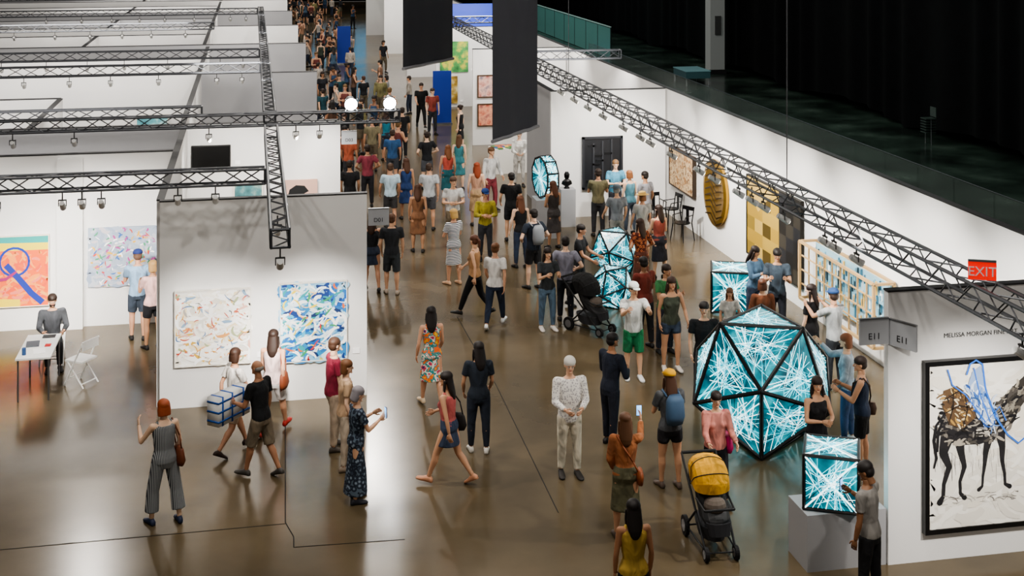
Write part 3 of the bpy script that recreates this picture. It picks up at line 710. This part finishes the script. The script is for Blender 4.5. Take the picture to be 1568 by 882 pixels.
def build(p,lod):
    """returns (remesh items, raw pieces) for one figure in local metres"""
    h=p['h']; fem=p['g']=='w'; vox={0:.0125,1:.018,2:.026}[lod]; fat=p.get('fat',1.0)
    legs,aL,aR=POSE[p['pose']]; lean=rad(p.get('lean',2)); wide=p.get('wide',3)
    j=p.get('jit',(0,0,0,0)); aL=(aL[0]+j[0],aL[1]+abs(j[1])*.4,aL[2]+j[1],aL[3]); aR=(aR[0]+j[2],aR[1],aR[2]+j[3],aR[3])
    sw=.098 if fem else .110; hw=1.06 if fem else .97; sd=.92 if fem else 1.0; ww=(.84 if fem else .98)*fat
    V=Vector; LG={}
    mins=[]
    for s,a,k in((-1,legs[0],legs[1]),(1,legs[2],legs[3])):
        a_,k_=rad(a),rad(k); ab=rad(wide)
        hip=V((s*.05*hw,0,0)); kn=hip+.235*V((s*math.sin(ab),math.sin(a_),-math.cos(a_))); sh=a_-k_
        an=kn+.225*V((s*math.sin(ab)*.3,math.sin(sh),-math.cos(sh)))
        pt=0
        if a<70:
            if sh<rad(-12): pt=(sh+rad(10))*.95
            elif sh>rad(10): pt=(sh-rad(8))*.8
        f=V((s*.12,math.cos(pt),math.sin(pt))).normalized(); up=V((0,-math.sin(pt),math.cos(pt)))
        LG[s]=(hip,kn,an,f,up); mins+= [(an-up*.045+f*-.035).z,(an-up*.045+f*.112).z]
    pz=-min(mins)
    for s in LG:
        hip,kn,an,f,up=LG[s]; o=V((0,0,pz)); LG[s]=(hip+o,kn+o,an+o,f,up)
    def U(q):
        x,y,z=q; y2=y*math.cos(lean)+z*math.sin(lean); z2=z*math.cos(lean)-y*math.sin(lean); return V((x,y2,z2+pz))
    TR=[(-.045,.070*hw,.055,0),(.0,.092*hw,.062*fat,-.004),(.035,.092*hw,.062*fat,-.003),(.10,.078*ww,.054*fat,.004),(.17,.086*sd,.060*fat,.004),(.235,.096*sd,.062,.0),(.28,.094*sd,.052,-.004),(.308,.070*sd,.040,-.004),(.335,.036,.033,-.004)]
    def torso(m,z0,z1,e):
        rs=[]
        zs=[z0]+[t[0] for t in TR if z0<t[0]<z1]+[z1]
        for z in zs:
            q=[float(np.interp(z,[t[0] for t in TR],[t[i] for t in TR])) for i in(1,2,3)]
            rs.append(ring((0,q[2],z),q[0]+e,q[1]+e,18,U))
        rs=[[tuple(c*h for c in pt) for pt in r] for r in rs]; m.loft(rs)
    def ch(m,pts,r,n=12): m.chain([q*h for q in pts],[x*h for x in r],None,n)
    lt=p['bottom'][1]; tt=p['top'][1]
    sk=MB(); torso(sk,-.045,.335,0); ch(sk,[U((0,-.006,.31)),U((0,.0,.38))],[.031,.028])
    AR={}
    for s,(a,b,e,i) in((-1,aL),(1,aR)):
        a,b,e=rad(a),rad(b),rad(e); S=V((s*sw,-.004,.296))
        d1=V((s*math.sin(b),math.sin(a)*math.cos(b),-math.cos(a)*math.cos(b))); E=S+d1*.166
        d2=V((s*math.sin(b)*.6-s*i,math.sin(a+e),-math.cos(a+e))).normalized(); W=E+d2*.142
        AR[s]=(U(S),U(E),U(W)); S,E,W=AR[s]
        m1_=S.lerp(E,.4); m2_=E.lerp(W,.3); fa=1.0 if not fem else .88
        ch(sk,[U((s*.065*sd,-.004,.285)),S,m1_,E,m2_,W],[.033,.030*fa,.027*fa,.0215*fa,.0235*fa,.0150*fa])
    for s in LG:
        hip,kn,an,f,up=LG[s]
        ch(sk,[hip,hip.lerp(kn,.35),kn,kn.lerp(an,.28)+V((0,-.006,0)),kn.lerp(an,.7),an],[.052,.048,.031,.033,.023,.0195])
    items=[(sk,vox,3,'skin')]
    if tt!='none':
        tp=MB(); hem=p.get('hem',-.01)
        torso(tp,hem,{'tank':.292}.get(tt,.320),.009)
        if fem: 
            for s in(-1,1): c=U((s*.04,.048,.215))*h; tp.ell(tuple(c),(.036*h,.030*h,.034*h))
        if fat>1.15: c=U((0,.045,.08))*h; tp.ell(tuple(c),(.07*h,.045*h,.08*h))
        for s in AR:
            S,E,W=AR[s]; A0=U((s*.065*sd,-.004,.285))
            if tt=='tee': ch(tp,[A0,S,S.lerp(E,.62)],[.040,.037,.036])
            elif tt=='long': ch(tp,[A0,S,E,E.lerp(W,.88)],[.041,.038,.031,.024])
            elif tt=='tank': ch(tp,[U((s*.045,.02,.27)),U((s*.056,-.004,.318)),U((s*.045,-.035,.27))],[.018,.015,.018],8)
            elif tt=='mid': ch(tp,[A0,S,E.lerp(W,.15)],[.040,.037,.032])
        items.append((tp,vox,2,'top'))
    bt=MB(); 
    if lt in('pants','wide','shorts','jeans','capri'):
        torso(bt,-.05,.075,.008)
        for s in LG:
            hip,kn,an,f,up=LG[s]
            if lt=='shorts': ch(bt,[hip,hip.lerp(kn,.35),hip.lerp(kn,p.get('sl',.8))],[.058,.056,.050])
            elif lt=='wide': ch(bt,[hip,kn,kn.lerp(an,.72)],[.058,.052,.058])
            elif lt=='capri': ch(bt,[hip,hip.lerp(kn,.4),kn,kn.lerp(an,.6)],[.056,.051,.038,.034])
            else: ch(bt,[hip,hip.lerp(kn,.35),kn,kn.lerp(an,.35),kn.lerp(an,.94)],[.057,.053,.040,.038,.031 if not fem else .026])
    elif lt in('skirt','dress','maxi','mini'):
        zt=.09; zh={'skirt':.24,'dress':.27,'maxi':.08,'mini':.36}[lt]
        rs=[]
        def legat(s,z):
            hip,kn,an,f,up=LG[s]
            if z>=kn.z: t=(hip.z-z)/(hip.z-kn.z+1e-6); return hip.lerp(kn,min(max(t,0),1))
            t=(kn.z-z)/(kn.z-an.z+1e-6); return kn.lerp(an,min(max(t,0),1))
        ztop=pz+zt
        for i in range(9):
            z=ztop+(zh-ztop)*i/8
            if z>pz-.01:
                zz=z-pz; q=[float(np.interp(zz,[t[0] for t in TR],[t[k] for t in TR])) for k in(1,2,3)]; rs.append(ring((0,q[2]+zz*math.sin(lean),z),q[0]+.011,q[1]+.011,18))
            else:
                A,B=legat(-1,z),legat(1,z); fl=.004+.05*(pz-z) *(1.3 if lt=='maxi' else .8)
                cx=(A.x+B.x)/2; cy=(A.y+B.y)/2; rs.append(ring((cx,cy,z),abs(A.x-B.x)/2+.048+fl*.5,abs(A.y-B.y)/2+.05+fl,18))
        bt.loft([[tuple(c*h for c in pt) for pt in r] for r in rs])
    if bt.v: items.append((bt,vox,2,'bottom'))
    raw=[]
    def rawadd(vs,fs,key): raw.append((np.array(vs),fs,key))
    for s in LG:
        hip,kn,an,f,up=LG[s]; sd_=f.cross(up).normalized(); rs=[]
        for t,wd,ht in((-.040,.012,.026),(-.034,.020,.040),(-.01,.023,.058),(.02,.024,.052),(.055,.028,.034),(.085,.028,.026),(.108,.020,.020),(.116,.008,.012)):
            c=an-up*.045+f*t; r=[]
            for k in range(12):
                q=2*math.pi*k/12; xx=math.cos(q)*wd; zz=(math.sin(q)*.5+.5)*ht
                if math.sin(q)<0: zz*=.3
                r.append(tuple((c+sd_*xx+up*zz)*h))
            rs.append(r)
        m=MB(); m.loft(rs); rawadd(m.v,m.f,'shoes')
    for s in AR:
        S,E,W=AR[s]; d=(W-E).normalized(); inn=V((-s,0,0)); 
        if abs(d.x)>.75: inn=V((0,-1,0))
        inn=(inn-d*inn.dot(d)).normalized()
        z=-d; x=-inn if s>0 else -inn
        yv=z.cross(x)
        if yv.y<-.1 and abs(d.y)<.9: yv=-yv
        if s<0 and abs(yv.dot(V((0,1,0))))<.1: yv=-yv
        Hm=HAND[p.get('grip','r')]; M=Matrix((x,yv,z)).transposed()
        vs=[tuple((W+M@V(q))*h) for q in Hm.v]; rawadd(vs,Hm.f,'skin')
    Hc=U((0,.004,.430)); yaw=rad(p.get('hy',0)); pit=rad(p.get('hp',-6))
    HM=Matrix.Rotation(-yaw,3,'Z')@Matrix.Rotation(pit,3,'X')
    def hp_(a): return [tuple((Hc+HM@V(q))*h) for q in a]
    raw.append((np.array(hp_(HEAD[0])),HEAD[1].tolist(),'skin'))
    st=p['hair'][1]
    if st in HAIR: raw.append((np.array(hp_(HAIR[st][0])),HAIR[st][1].tolist(),'hair'))
    def hprim(fn,key):
        m=MB(); fn(m); raw.append((np.array(hp_(m.v)),m.f,key))
    hprim(lambda m:[m.ell((s*.0165,.0425,-.001),(.0075,.004,.0042),None,None,8,6) for s in(-1,1)],'white')
    hprim(lambda m:[m.ell((s*.0165,.0455,-.001),(.0032,.0022,.0034),None,None,8,6) for s in(-1,1)]+[m.box((s*.0165,.0455,.0095),(.017,.004,.0026)) for s in(-1,1)],'dark')
    hprim(lambda m:m.ell((0,.0455,-.0305),(.0125,.004,.0038),None,None,8,6),'lips')
    if p.get('beard'): hprim(lambda m:m.ell((0,.018,-.042),(.034,.034,.026)),'hair')
    if p.get('cap'):
        hprim(lambda m:(m.loft([ring((0,-.012,.026),.055,.063,18),ring((0,-.013,.048),.054,.062,18),ring((0,-.015,.068),.040,.047,18),ring((0,-.016,.079),.014,.016,18)]),m.loft([ring((0,.06,.026),.038,.040,14),ring((0,.06,.031),.038,.040,14)])),'cap')
    if p.get('hat'):
        hprim(lambda m:(m.loft([ring((0,-.012,.03),.10,.105,20),ring((0,-.012,.036),.10,.105,20)]),m.loft([ring((0,-.012,.03),.056,.064,18),ring((0,-.013,.072),.052,.058,18),ring((0,-.015,.084),.03,.034,18)])),'cap')
    Lw={s:AR[s][2]+(AR[s][2]-AR[s][1]).normalized()*.055 for s in AR}
    for ex in p.get('ex',()):
        m=MB(); k='acc'
        if ex in('phone','phonel'):
            q=1 if ex=='phone' else -1; c=Lw[q]*h; m.box(tuple(c+V((-.02*q,.03,.03))),(.075,.012,.15)); rawadd(m.v,m.f,'dark'); m=MB(); m.box(tuple(c+V((-.02*q,.0235,.03))),(.068,.002,.138)); k='screen'
        elif ex in('bag','bagl'):
            s=1 if ex=='bag' else -1; c=U((s*.115,-.02,.045))*h
            m.loft([ring((c.x,c.y,c.z-.15),.05,.13,14),ring((c.x+s*.01,c.y,c.z-.08),.065,.16,14),ring((c.x,c.y,c.z+.06),.05,.13,14),ring((c.x,c.y,c.z+.1),.02,.1,14)])
            sh=U((s*.07,0,.33))*h
            m.chain([(c.x,c.y+.1,c.z+.08),tuple(U((s*.105,.06,.2))*h),tuple(sh),tuple(U((s*.105,-.07,.2))*h),(c.x,c.y-.1,c.z+.08)],[.011]*5,None,6)
        elif ex=='cross':
            c=U((.11,-.05,.02))*h; m.loft([ring((c.x,c.y,c.z-.1),.04,.1,12),ring((c.x,c.y,c.z),.05,.12,12),ring((c.x,c.y,c.z+.08),.03,.1,12)])
            m.chain([tuple(c),tuple(U((.05,-.075,.14))*h),tuple(U((-.03,-.075,.26))*h),tuple(U((-.07,-.03,.33))*h),tuple(U((-.06,.06,.28))*h),tuple(U((.03,.085,.14))*h),tuple(c)],[.012]*7,None,6)
        elif ex=='pack':
            c=U((0,-.115,.2))*h; m.loft([ring((0,c.y,c.z-.22),.12,.06,14),ring((0,c.y-.01,c.z-.1),.15,.09,14),ring((0,c.y,c.z+.12),.14,.08,14),ring((0,c.y,c.z+.2),.09,.05,14)])
            for s in(-1,1): m.chain([tuple(U((s*.06,-.08,.3))*h),tuple(U((s*.065,0,.335))*h),tuple(U((s*.065,.075,.26))*h),tuple(U((s*.075,.05,.14))*h)],[.016]*4,None,6)
        elif ex=='tote':
            c=Lw[-1]*h+V((.1,.14,-.1)); m.box(tuple(c),(.7,.22,.42)); rawadd(m.v,m.f,'white')
            m=MB()
            for a in(-.26,-.05,.2): m.box((c.x+a,c.y,c.z),(.035,.228,.428))
            for b in(-.14,.0,.14): m.box((c.x,c.y,c.z+b),(.708,.228,.03))
        rawadd(m.v,m.f,k)
    return items,raw
def cmat(c):
    if isinstance(c,str) and c.startswith('@'):
        return {
         '@stripe':lambda:ramp_mat('striped_cloth',[(0,'4a4d52'),(.5,'9a9c9c')],'wavex',16,const=True,rough=.9),
         '@bw':lambda:ramp_mat('bw_stripe_cloth',[(0,'3a3e48'),(.5,'e6e6e6')],'wavez',9,const=True,rough=.9),
         '@plaid':lambda:ramp_mat('check_shirt',[(.3,'a8a4a4'),(.5,'e2ded8')],'voronoi',32,rough=.9),
         '@floral':lambda:ramp_mat('floral_cloth',[(0,'8c9aa8'),(.28,'3c4656'),(.5,'232a38'),(.7,'5c6a78')],'voronoi',16,const=True,rough=.9),
         '@multi':lambda:ramp_mat('multicolour_cloth',[(0,'e8c23a'),(.38,'e8682a'),(.45,'2a8a8a'),(.52,'e8e0d0'),(.58,'c83a5a'),(.66,'1c3a6a')],'noise',9,const=True,rough=.9),
         '@rust':lambda:ramp_mat('rust_print_cloth',[(0,'7a3020'),(.3,'c87848'),(.5,'5a2418')],'voronoi',18,const=True,rough=.9),
        }[c]()
    return cloth(c)
def assemble(p,baked,raw,name):
    slots=[];ids={}
    def sid(k):
        if k not in ids:
            m={'skin':lambda:mat(p['skin'],.55),'hair':lambda:mat(p['hair'][0],.6),'top':lambda:cmat(p['top'][0]),'bottom':lambda:cmat(p['bottom'][0]),'shoes':lambda:mat(p.get('shoes','1c1a1a'),.6),
               'white':lambda:mat('e8e8e6',.5),'dark':lambda:mat('141010',.4),'lips':lambda:mat('a05048',.5),'cap':lambda:mat(p.get('cap') or p.get('hat') or '202020',.8),'acc':lambda:mat(p.get('acc','6a3a20'),.6),'screen':lambda:mat('7ab0e8',.3,0,1.5)}[k]()
            ids[k]=len(slots); slots.append(m)
        return ids[k]
    vs=[];fs=[];mi=[];o=0
    for (a,f),k in baked:
        vs.append(a); fs+=(f+o).tolist(); mi+=[sid(k)]*len(f); o+=len(a)
    for a,f,k in raw:
        if len(a)==0: continue
        vs.append(a); fs+=[tuple(i+o for i in q) for q in f]; mi+=[sid(k)]*len(f); o+=len(a)
    V_=np.concatenate(vs); me=bpy.data.meshes.new(name); me.from_pydata(V_.tolist(),[],fs)
    for m in slots: me.materials.append(m)
    me.polygons.foreach_set('material_index',mi); me.polygons.foreach_set('use_smooth',[True]*len(fs)); me.update()
    return me
SK=['e6bea2','dcae8e','cc9a7c','b4886a','e8c6b0','8a6248']
SKMAP={'e2b392':'e2bc9e','c68c66':'c89878','b07a58':'b08062','a86f4c':'a67656','8a5a3c':'886044','d9a27e':'d4a688'}
PL=[]
def P(g,u,v,hd,h,pose,top,tt,bot,bt,hc='2a1c14',hs='short',**k):
    sk_=k.pop('skin',R.choice(SK[:4]))
    d=dict(g=g,u=u,v=v,hd=hd,h=h,pose=pose,top=(top,tt),bottom=(bot,bt),hair=(hc,hs),skin=SKMAP.get(sk_,sk_),lod=k.pop('lod',0 if v>430 else 1))
    d['hy']=R.uniform(-22,22) if pose not in('push','raise') else 0; d['lean']=R.uniform(0,5)
    if pose in('stand','stand2','wide','step','walk','walkm'): d['jit']=(R.uniform(-8,10),R.uniform(-5,25),R.uniform(-8,10),R.uniform(-5,25))
    d.update(k); PL.append(d)
# foreground
P('w',252,800,-25,1.68,'raisel','@stripe','tank','@stripe','wide','a0502c','bob',wide=9,ex=('bag',),acc='6e3a20',skin='e2b392',shoes='27304a',fat=1.1)
P('w',358,694,60,1.64,'walk','e6dfd6','tee','c8a888','shorts','3a2418','bob',shoes='3a2a22')
P('m',400,730,-50,1.72,'carry','202226','tee','8c7c64','shorts','8a8680','bald',ex=('tote',),acc='2f5fb0',skin='b07a58',shoes='4a4642',sl=1.0,lean=6)
P('w',418,664,20,1.68,'walkm','e4c4c0','tank','e8e0dc','shorts','2a1a12','long',ex=('bag',),acc='8a4a30',shoes='b03028')
P('m',511,688,75,1.74,'stand2','a82440','tee','b8a088','pants','4a3224','short',fat=1.15,shoes='504840')
P('w',528,718,80,1.64,'stand','c8a078','tee','c8b49c','pants','6a4428','bob',shoes='8a7a6a')
P('w',545,767,75,1.62,'phone2','@floral','tee','@floral','maxi','8a8488','bob',ex=('phone',),shoes='30303a',hp=-20)
P('w',661,622,-8,1.68,'step','@multi','tank','@multi','dress','1a1210','long',shoes='d8c0a0')
P('w',733,692,5,1.70,'wide','1e2836','tee','232c3c','jeans','1a1210','long',shoes='c8c4bc')
P('w',688,742,-55,1.66,'walk','d8605c','tank','3a4a68','mini','1e1410','long',ex=('bag',),acc='201a1a',shoes='c89070',skin='c68c66')
P('m',872,728,180,1.77,'clasp','@plaid','long','d8ccb4','pants','cac6be','short',fat=1.12,shoes='2a2624',hp=-12,skin='d9a27e',hem=-.04)
P('m',934,682,60,1.76,'cross','1c2436','long','181e2e','pants','1c1614','short',shoes='181414',skin='a86f4c')
P('w',1026,746,-5,1.70,'cross','5a5c60','tee','26242a','shorts','4a2e1c','long',cap='e0a828',ex=('pack',),acc='46607c',shoes='5a4a40',sl=.45,skin='c68c66')
P('w',958,826,10,1.68,'raise','b86a38','long','6a6648','skirt','5a3a22','long',ex=('phone','cross'),acc='8a4a28',shoes='4a3a30',skin='c68c66')
P('w',1096,770,183,1.58,'push','e88878','long','24242a','pants','241814','short',shoes='2a2a2a',fat=1.12,ex=('bagl',),acc='b02060',hp=-14)
P('w',970,988,0,1.66,'stand','caa23a','tank','2a2a30','jeans','18100e','long',skin='a86f4c')
P('m',1332,930,-40,1.74,'phone','8c8680','tee','18181c','pants','1a1412','short',ex=('phone',),skin='8a5a3c',hp=-25)
P('w',1250,752,170,1.66,'cross','1c1a1e','tank','201e22','jeans','2a1a14','long',skin='c68c66')
P('m',1320,722,-60,1.72,'phone2','2a3a56','tank','1e1e22','shorts','2a1c16','short',ex=('cross',),acc='4a3428',shoes='e8e8e8',skin='c68c66')
P('w',1298,678,-60,1.72,'raise','a8bccc','long','3a5c90','jeans','7a4a2c','bob',shoes='d0d0d0')
P('m',970,580,185,1.74,'photo','dcdcd8','tee','1f8a52','shorts','3a2a20','short',cap='e4e4e0',shoes='d8d8d8',fat=1.08,sl=.95)
P('w',1027,566,180,1.72,'stand2','4c5444','tank','3c4c64','shorts','3a2418','long',shoes='c8c0b8',sl=.45,skin='c68c66')
P('m',988,532,-20,1.74,'clasp','8c3428','tee','26262c','pants','1a1412','short',skin='8a5a3c')
P('m',1018,540,160,1.70,'phone2','3a8a4c','tee','2a3040','pants','2a1c16','short')
P('w',982,454,-20,1.70,'hips','@rust','mid','7a3c28','skirt','3a2418','long',skin='c68c66',shoes='b08060')
P('m',1078,618,190,1.74,'stand','1a1a1e','tee','2a2a30','pants','1c1410','short',skin='d9a27e')
P('m',1278,596,-25,1.76,'photo','aeb0b2','tee','30343c','pants','3a2a20','short',cap='2a4a7a')
P('w',1243,578,-40,1.68,'stand','1c1a1e','tee','20242c','pants','241612','long')
P('m',1190,516,200,1.76,'phone2','3c4c5c','tee','202430','pants','18120e','short',hp=-22)
P('w',1154,502,150,1.66,'phone2','5c84a8','long','3c4c68','jeans','24160f','long',hp=-20)
P('w',1168,562,10,1.62,'stand','8c4c2c','long','30303a','pants','5a3420','bob')
P('w',1117,552,180,1.36,'stand','d8d4cc','tee','a08880','skirt','6a4a34','long')
# middle crowd
P('m',600,450,3,1.76,'stand2','2c2e34','tee','3c4248','shorts','5a3c28','short',shoes='c8b8a8',sl=.95)
P('w',570,446,-5,1.68,'step','24262c','tank','3a4660','mini','3a2418','long')
P('w',640,386,5,1.68,'stand','8a5a38','tank','8a5a38','dress','4a2c1a','long')
P('m',598,350,5,1.74,'stand','b8d4e4','tee','3c3a3c','shorts','4a3424','short')
P('w',695,435,-25,1.70,'cross','@bw','tee','@bw','dress','c09a5c','bob',shoes='c8a080')
P('w',727,484,-60,1.70,'walk','c8905c','tank','141418','jeans','5a3420','pony',shoes='1c1c1c')
P('w',758,502,20,1.72,'walkm','e4e0da','tee','22304a','jeans','6a4428','bun',shoes='e0e0e0')
P('m',743,398,180,1.72,'cross','b8a62c','long','3a3c44','pants','3a2a20','short',cap='24407c')
P('m',694,378,185,1.78,'cross','e4e4e2','tee','7c6c54','shorts','5a4030','short')
P('m',657,352,10,1.76,'stand','b8bcc2','tee','4a4a50','shorts','3a281c','short')
P('w',686,312,5,1.70,'stand','cf5040','tank','1d6470','skirt','7a4a2a','long')
P('w',703,290,10,1.66,'stand','3a8a94','tank','3a8a94','dress','5a3a20','long')
P('m',563,316,-5,1.76,'hips','9c3a4a','tee','2c2c34','pants','2a1c14','short')
P('m',601,286,10,1.76,'stand','2c5c94','tee','40444c','shorts','3a281c','short')
P('m',616,244,5,1.78,'step','1c1c20','tee','1c1c20','pants','2a1c14','short')
P('m',645,196,180,1.80,'walk','17171b','tee','1b1b1f','pants','2a1c14','short')
P('m',751,322,150,1.80,'stand2','e6e6e4','long','943440','pants','6a4a30','short')
P('w',730,346,10,1.70,'stand','d09878','tank','c8a070','skirt','8a3c1c','long')
P('w',795,285,185,1.72,'clasp','eceae4','long','e8e6e0','pants','2a1c14','bun')
P('m',783,370,10,1.76,'stand2','18181c','tee','2a2a30','shorts','1c1410','short')
P('w',798,410,-10,1.70,'stand','1c1c20','tank','30405c','jeans','6a4028','long')
P('m',817,442,-20,1.78,'hips','222c3c','tee','202024','shorts','1c1410','short',ex=('pack',),acc='8a8e94')
P('w',838,505,170,1.66,'phone2','3a4046','tee','60809c','jeans','241812','long',shoes='e8e0d8')
P('m',866,492,15,1.74,'hips','8c8a9c','tee','2c303a','pants','1c1410','short')
P('m',886,468,120,1.74,'push','24262c','tee','302e32','pants','1c1410','short')
P('w',848,380,-15,1.68,'clasp','3a3230','tank','4a4444','skirt','5a3420','long')
P('m',916,362,10,1.76,'phone2','7a7250','tee','3a3a40','pants','2a1c14','short')
P('m',942,344,180,1.76,'cross','4a9cc0','tee','3a3a44','pants','7a5a3c','short')
P('w',965,358,-20,1.66,'stand','5a9cb0','tank','5a6a80','jeans','8a5a38','bob')
P('m',990,366,-30,1.74,'stand','9c9ca4','tee','4c4c54','pants','1c1410','short')
P('m',945,390,0,1.70,'stand','8a9098','tee','a8a49c','pants','9a9690','short',hat='5c6870')
P('w',984,400,0,1.66,'stand','b8b4b0','tee','c8c0b8','skirt','7a5030','bob',hat='c8a868')
P('w',1010,426,-10,1.68,'clasp','a84838','tank','30303c','skirt','2a1810','long')
P('m',534,290,20,1.74,'stand','c85c3c','tee','404048','pants','3a281c','short'); P('m',536,345,0,1.74,'stand','202024','tee','38383e','pants','2a1c14','short')
P('w',622,336,0,1.68,'stand','24407c','tank','24407c','dress','4a2c1a','long')
P('m',654,290,-20,1.76,'hips','1e2026','tee','50545c','shorts','2a1c14','short')
P('m',570,262,0,1.76,'stand','8a8060','tee','6a5c48','shorts','5a3c28','short'); P('w',592,246,0,1.66,'stand','24809a','tank','303848','skirt','3a2418','long')
P('w',705,232,-60,1.66,'stand','18181c','tank','18181c','dress','2a1810','bun'); P('m',662,206,170,1.78,'stand','a84438','tee','30343c','pants','3a281c','short')
P('m',211,520,-5,1.76,'phone2','8ab0d4','tee','3c4858','shorts','6a5040','short',cap='2a3a74',lod=0,hy=0)
P('w',234,534,-25,1.70,'phone2','e8b4ac','tee','1e1e24','shorts','a88454','bob',sl=.6,lod=0,hy=0)
PL.append(dict(g='m',u=0,v=0,hd=168,h=1.68,pose='sit',top=('4c4e54','long'),bottom=('2c2e34','pants'),hair=('2a1c14','short'),skin='cc9c7e',lod=0,beard=1,hp=-14,lean=6,xy=(-3.66,25.5)))

def make_all(lst):
    its=[];idx=[]; raws=[]
    for n,p in enumerate(lst):
        it,raw=build(p,p['lod']); raws.append(raw)
        for a in it: its.append(a[:3]); idx.append((n,a[3]))
    res=bake(its); per=[[] for _ in lst]
    for (n,k),b in zip(idx,res): per[n].append((b,k))
    return [assemble(p,per[n],raws[n],'man' if p['g']=='m' else 'woman') for n,p in enumerate(lst)]
meshes=make_all(PL)
for p,me in zip(PL,meshes):
    nm='woman' if p['g']=='w' else 'man'
    if p['h']<1.45: nm='child'
    if p['pose']=='sit': nm='seated_man'
    o=bpy.data.objects.new(nm,me); bpy.context.collection.objects.link(o)
    x,y=p['xy'] if 'xy' in p else fp(p['u'],p['v'])
    o.location=(x,y,.003); o.rotation_euler=(0,0,-rad(p['hd']))
# far crowd from shared figures
FP=[]
cl=['1c1e24','8a8a8c','7c3c38','2c4c74','a8785c','4a5648','b4b0aa','2a2c34','1c4c58','6a4a38','888050','44607c','b8aca0','24262c']
for i in range(14):
    g='w' if i%2 else 'm'
    FP.append(dict(g=g,h=R.uniform(1.62,1.82),pose=R.choice(['stand','step','walk','cross','stand2','phone']),top=(cl[i],R.choice(['tee','tank','long'])),bottom=(R.choice(['1c1e24','2c3850','6c604c','24282c']),'pants' if g=='m' else R.choice(['skirt','jeans','shorts'])),hair=(R.choice(['2a1c14','4a2c20','6a5030','1a1210']),'short' if g=='m' else R.choice(['long','bob','bun'])),skin=R.choice(SK),lod=2))
fm=make_all(FP); used=[fp(p['u'],p['v']) for p in PL if 'xy' not in p]+UP+[(8.9,84)]
cnt=0;tries=0
while cnt<74 and tries<6000:
    tries+=1; y=40+R.random()*75; x=R.uniform(2.6,7.4)
    if y<50 and x>5.2: continue
    if R.random()<.6 and x>5.2: continue
    if any((x-a)**2+(y-b)**2<.85**2 for a,b in used): continue
    used.append((x,y)); k=R.randrange(14); o=bpy.data.objects.new('man' if FP[k]['g']=='m' else 'woman',fm[k]); bpy.context.collection.objects.link(o)
    o.location=(x,y,.003); o.rotation_euler=(0,0,R.uniform(0,6.28)); cnt+=1
vs=bpy.context.scene.view_settings
vs.view_transform='AgX'; vs.look='AgX - Medium High Contrast'; vs.exposure=0.55
print('people',len(PL)+cnt,'faces',sum(len(m.polygons) for m in bpy.data.meshes))
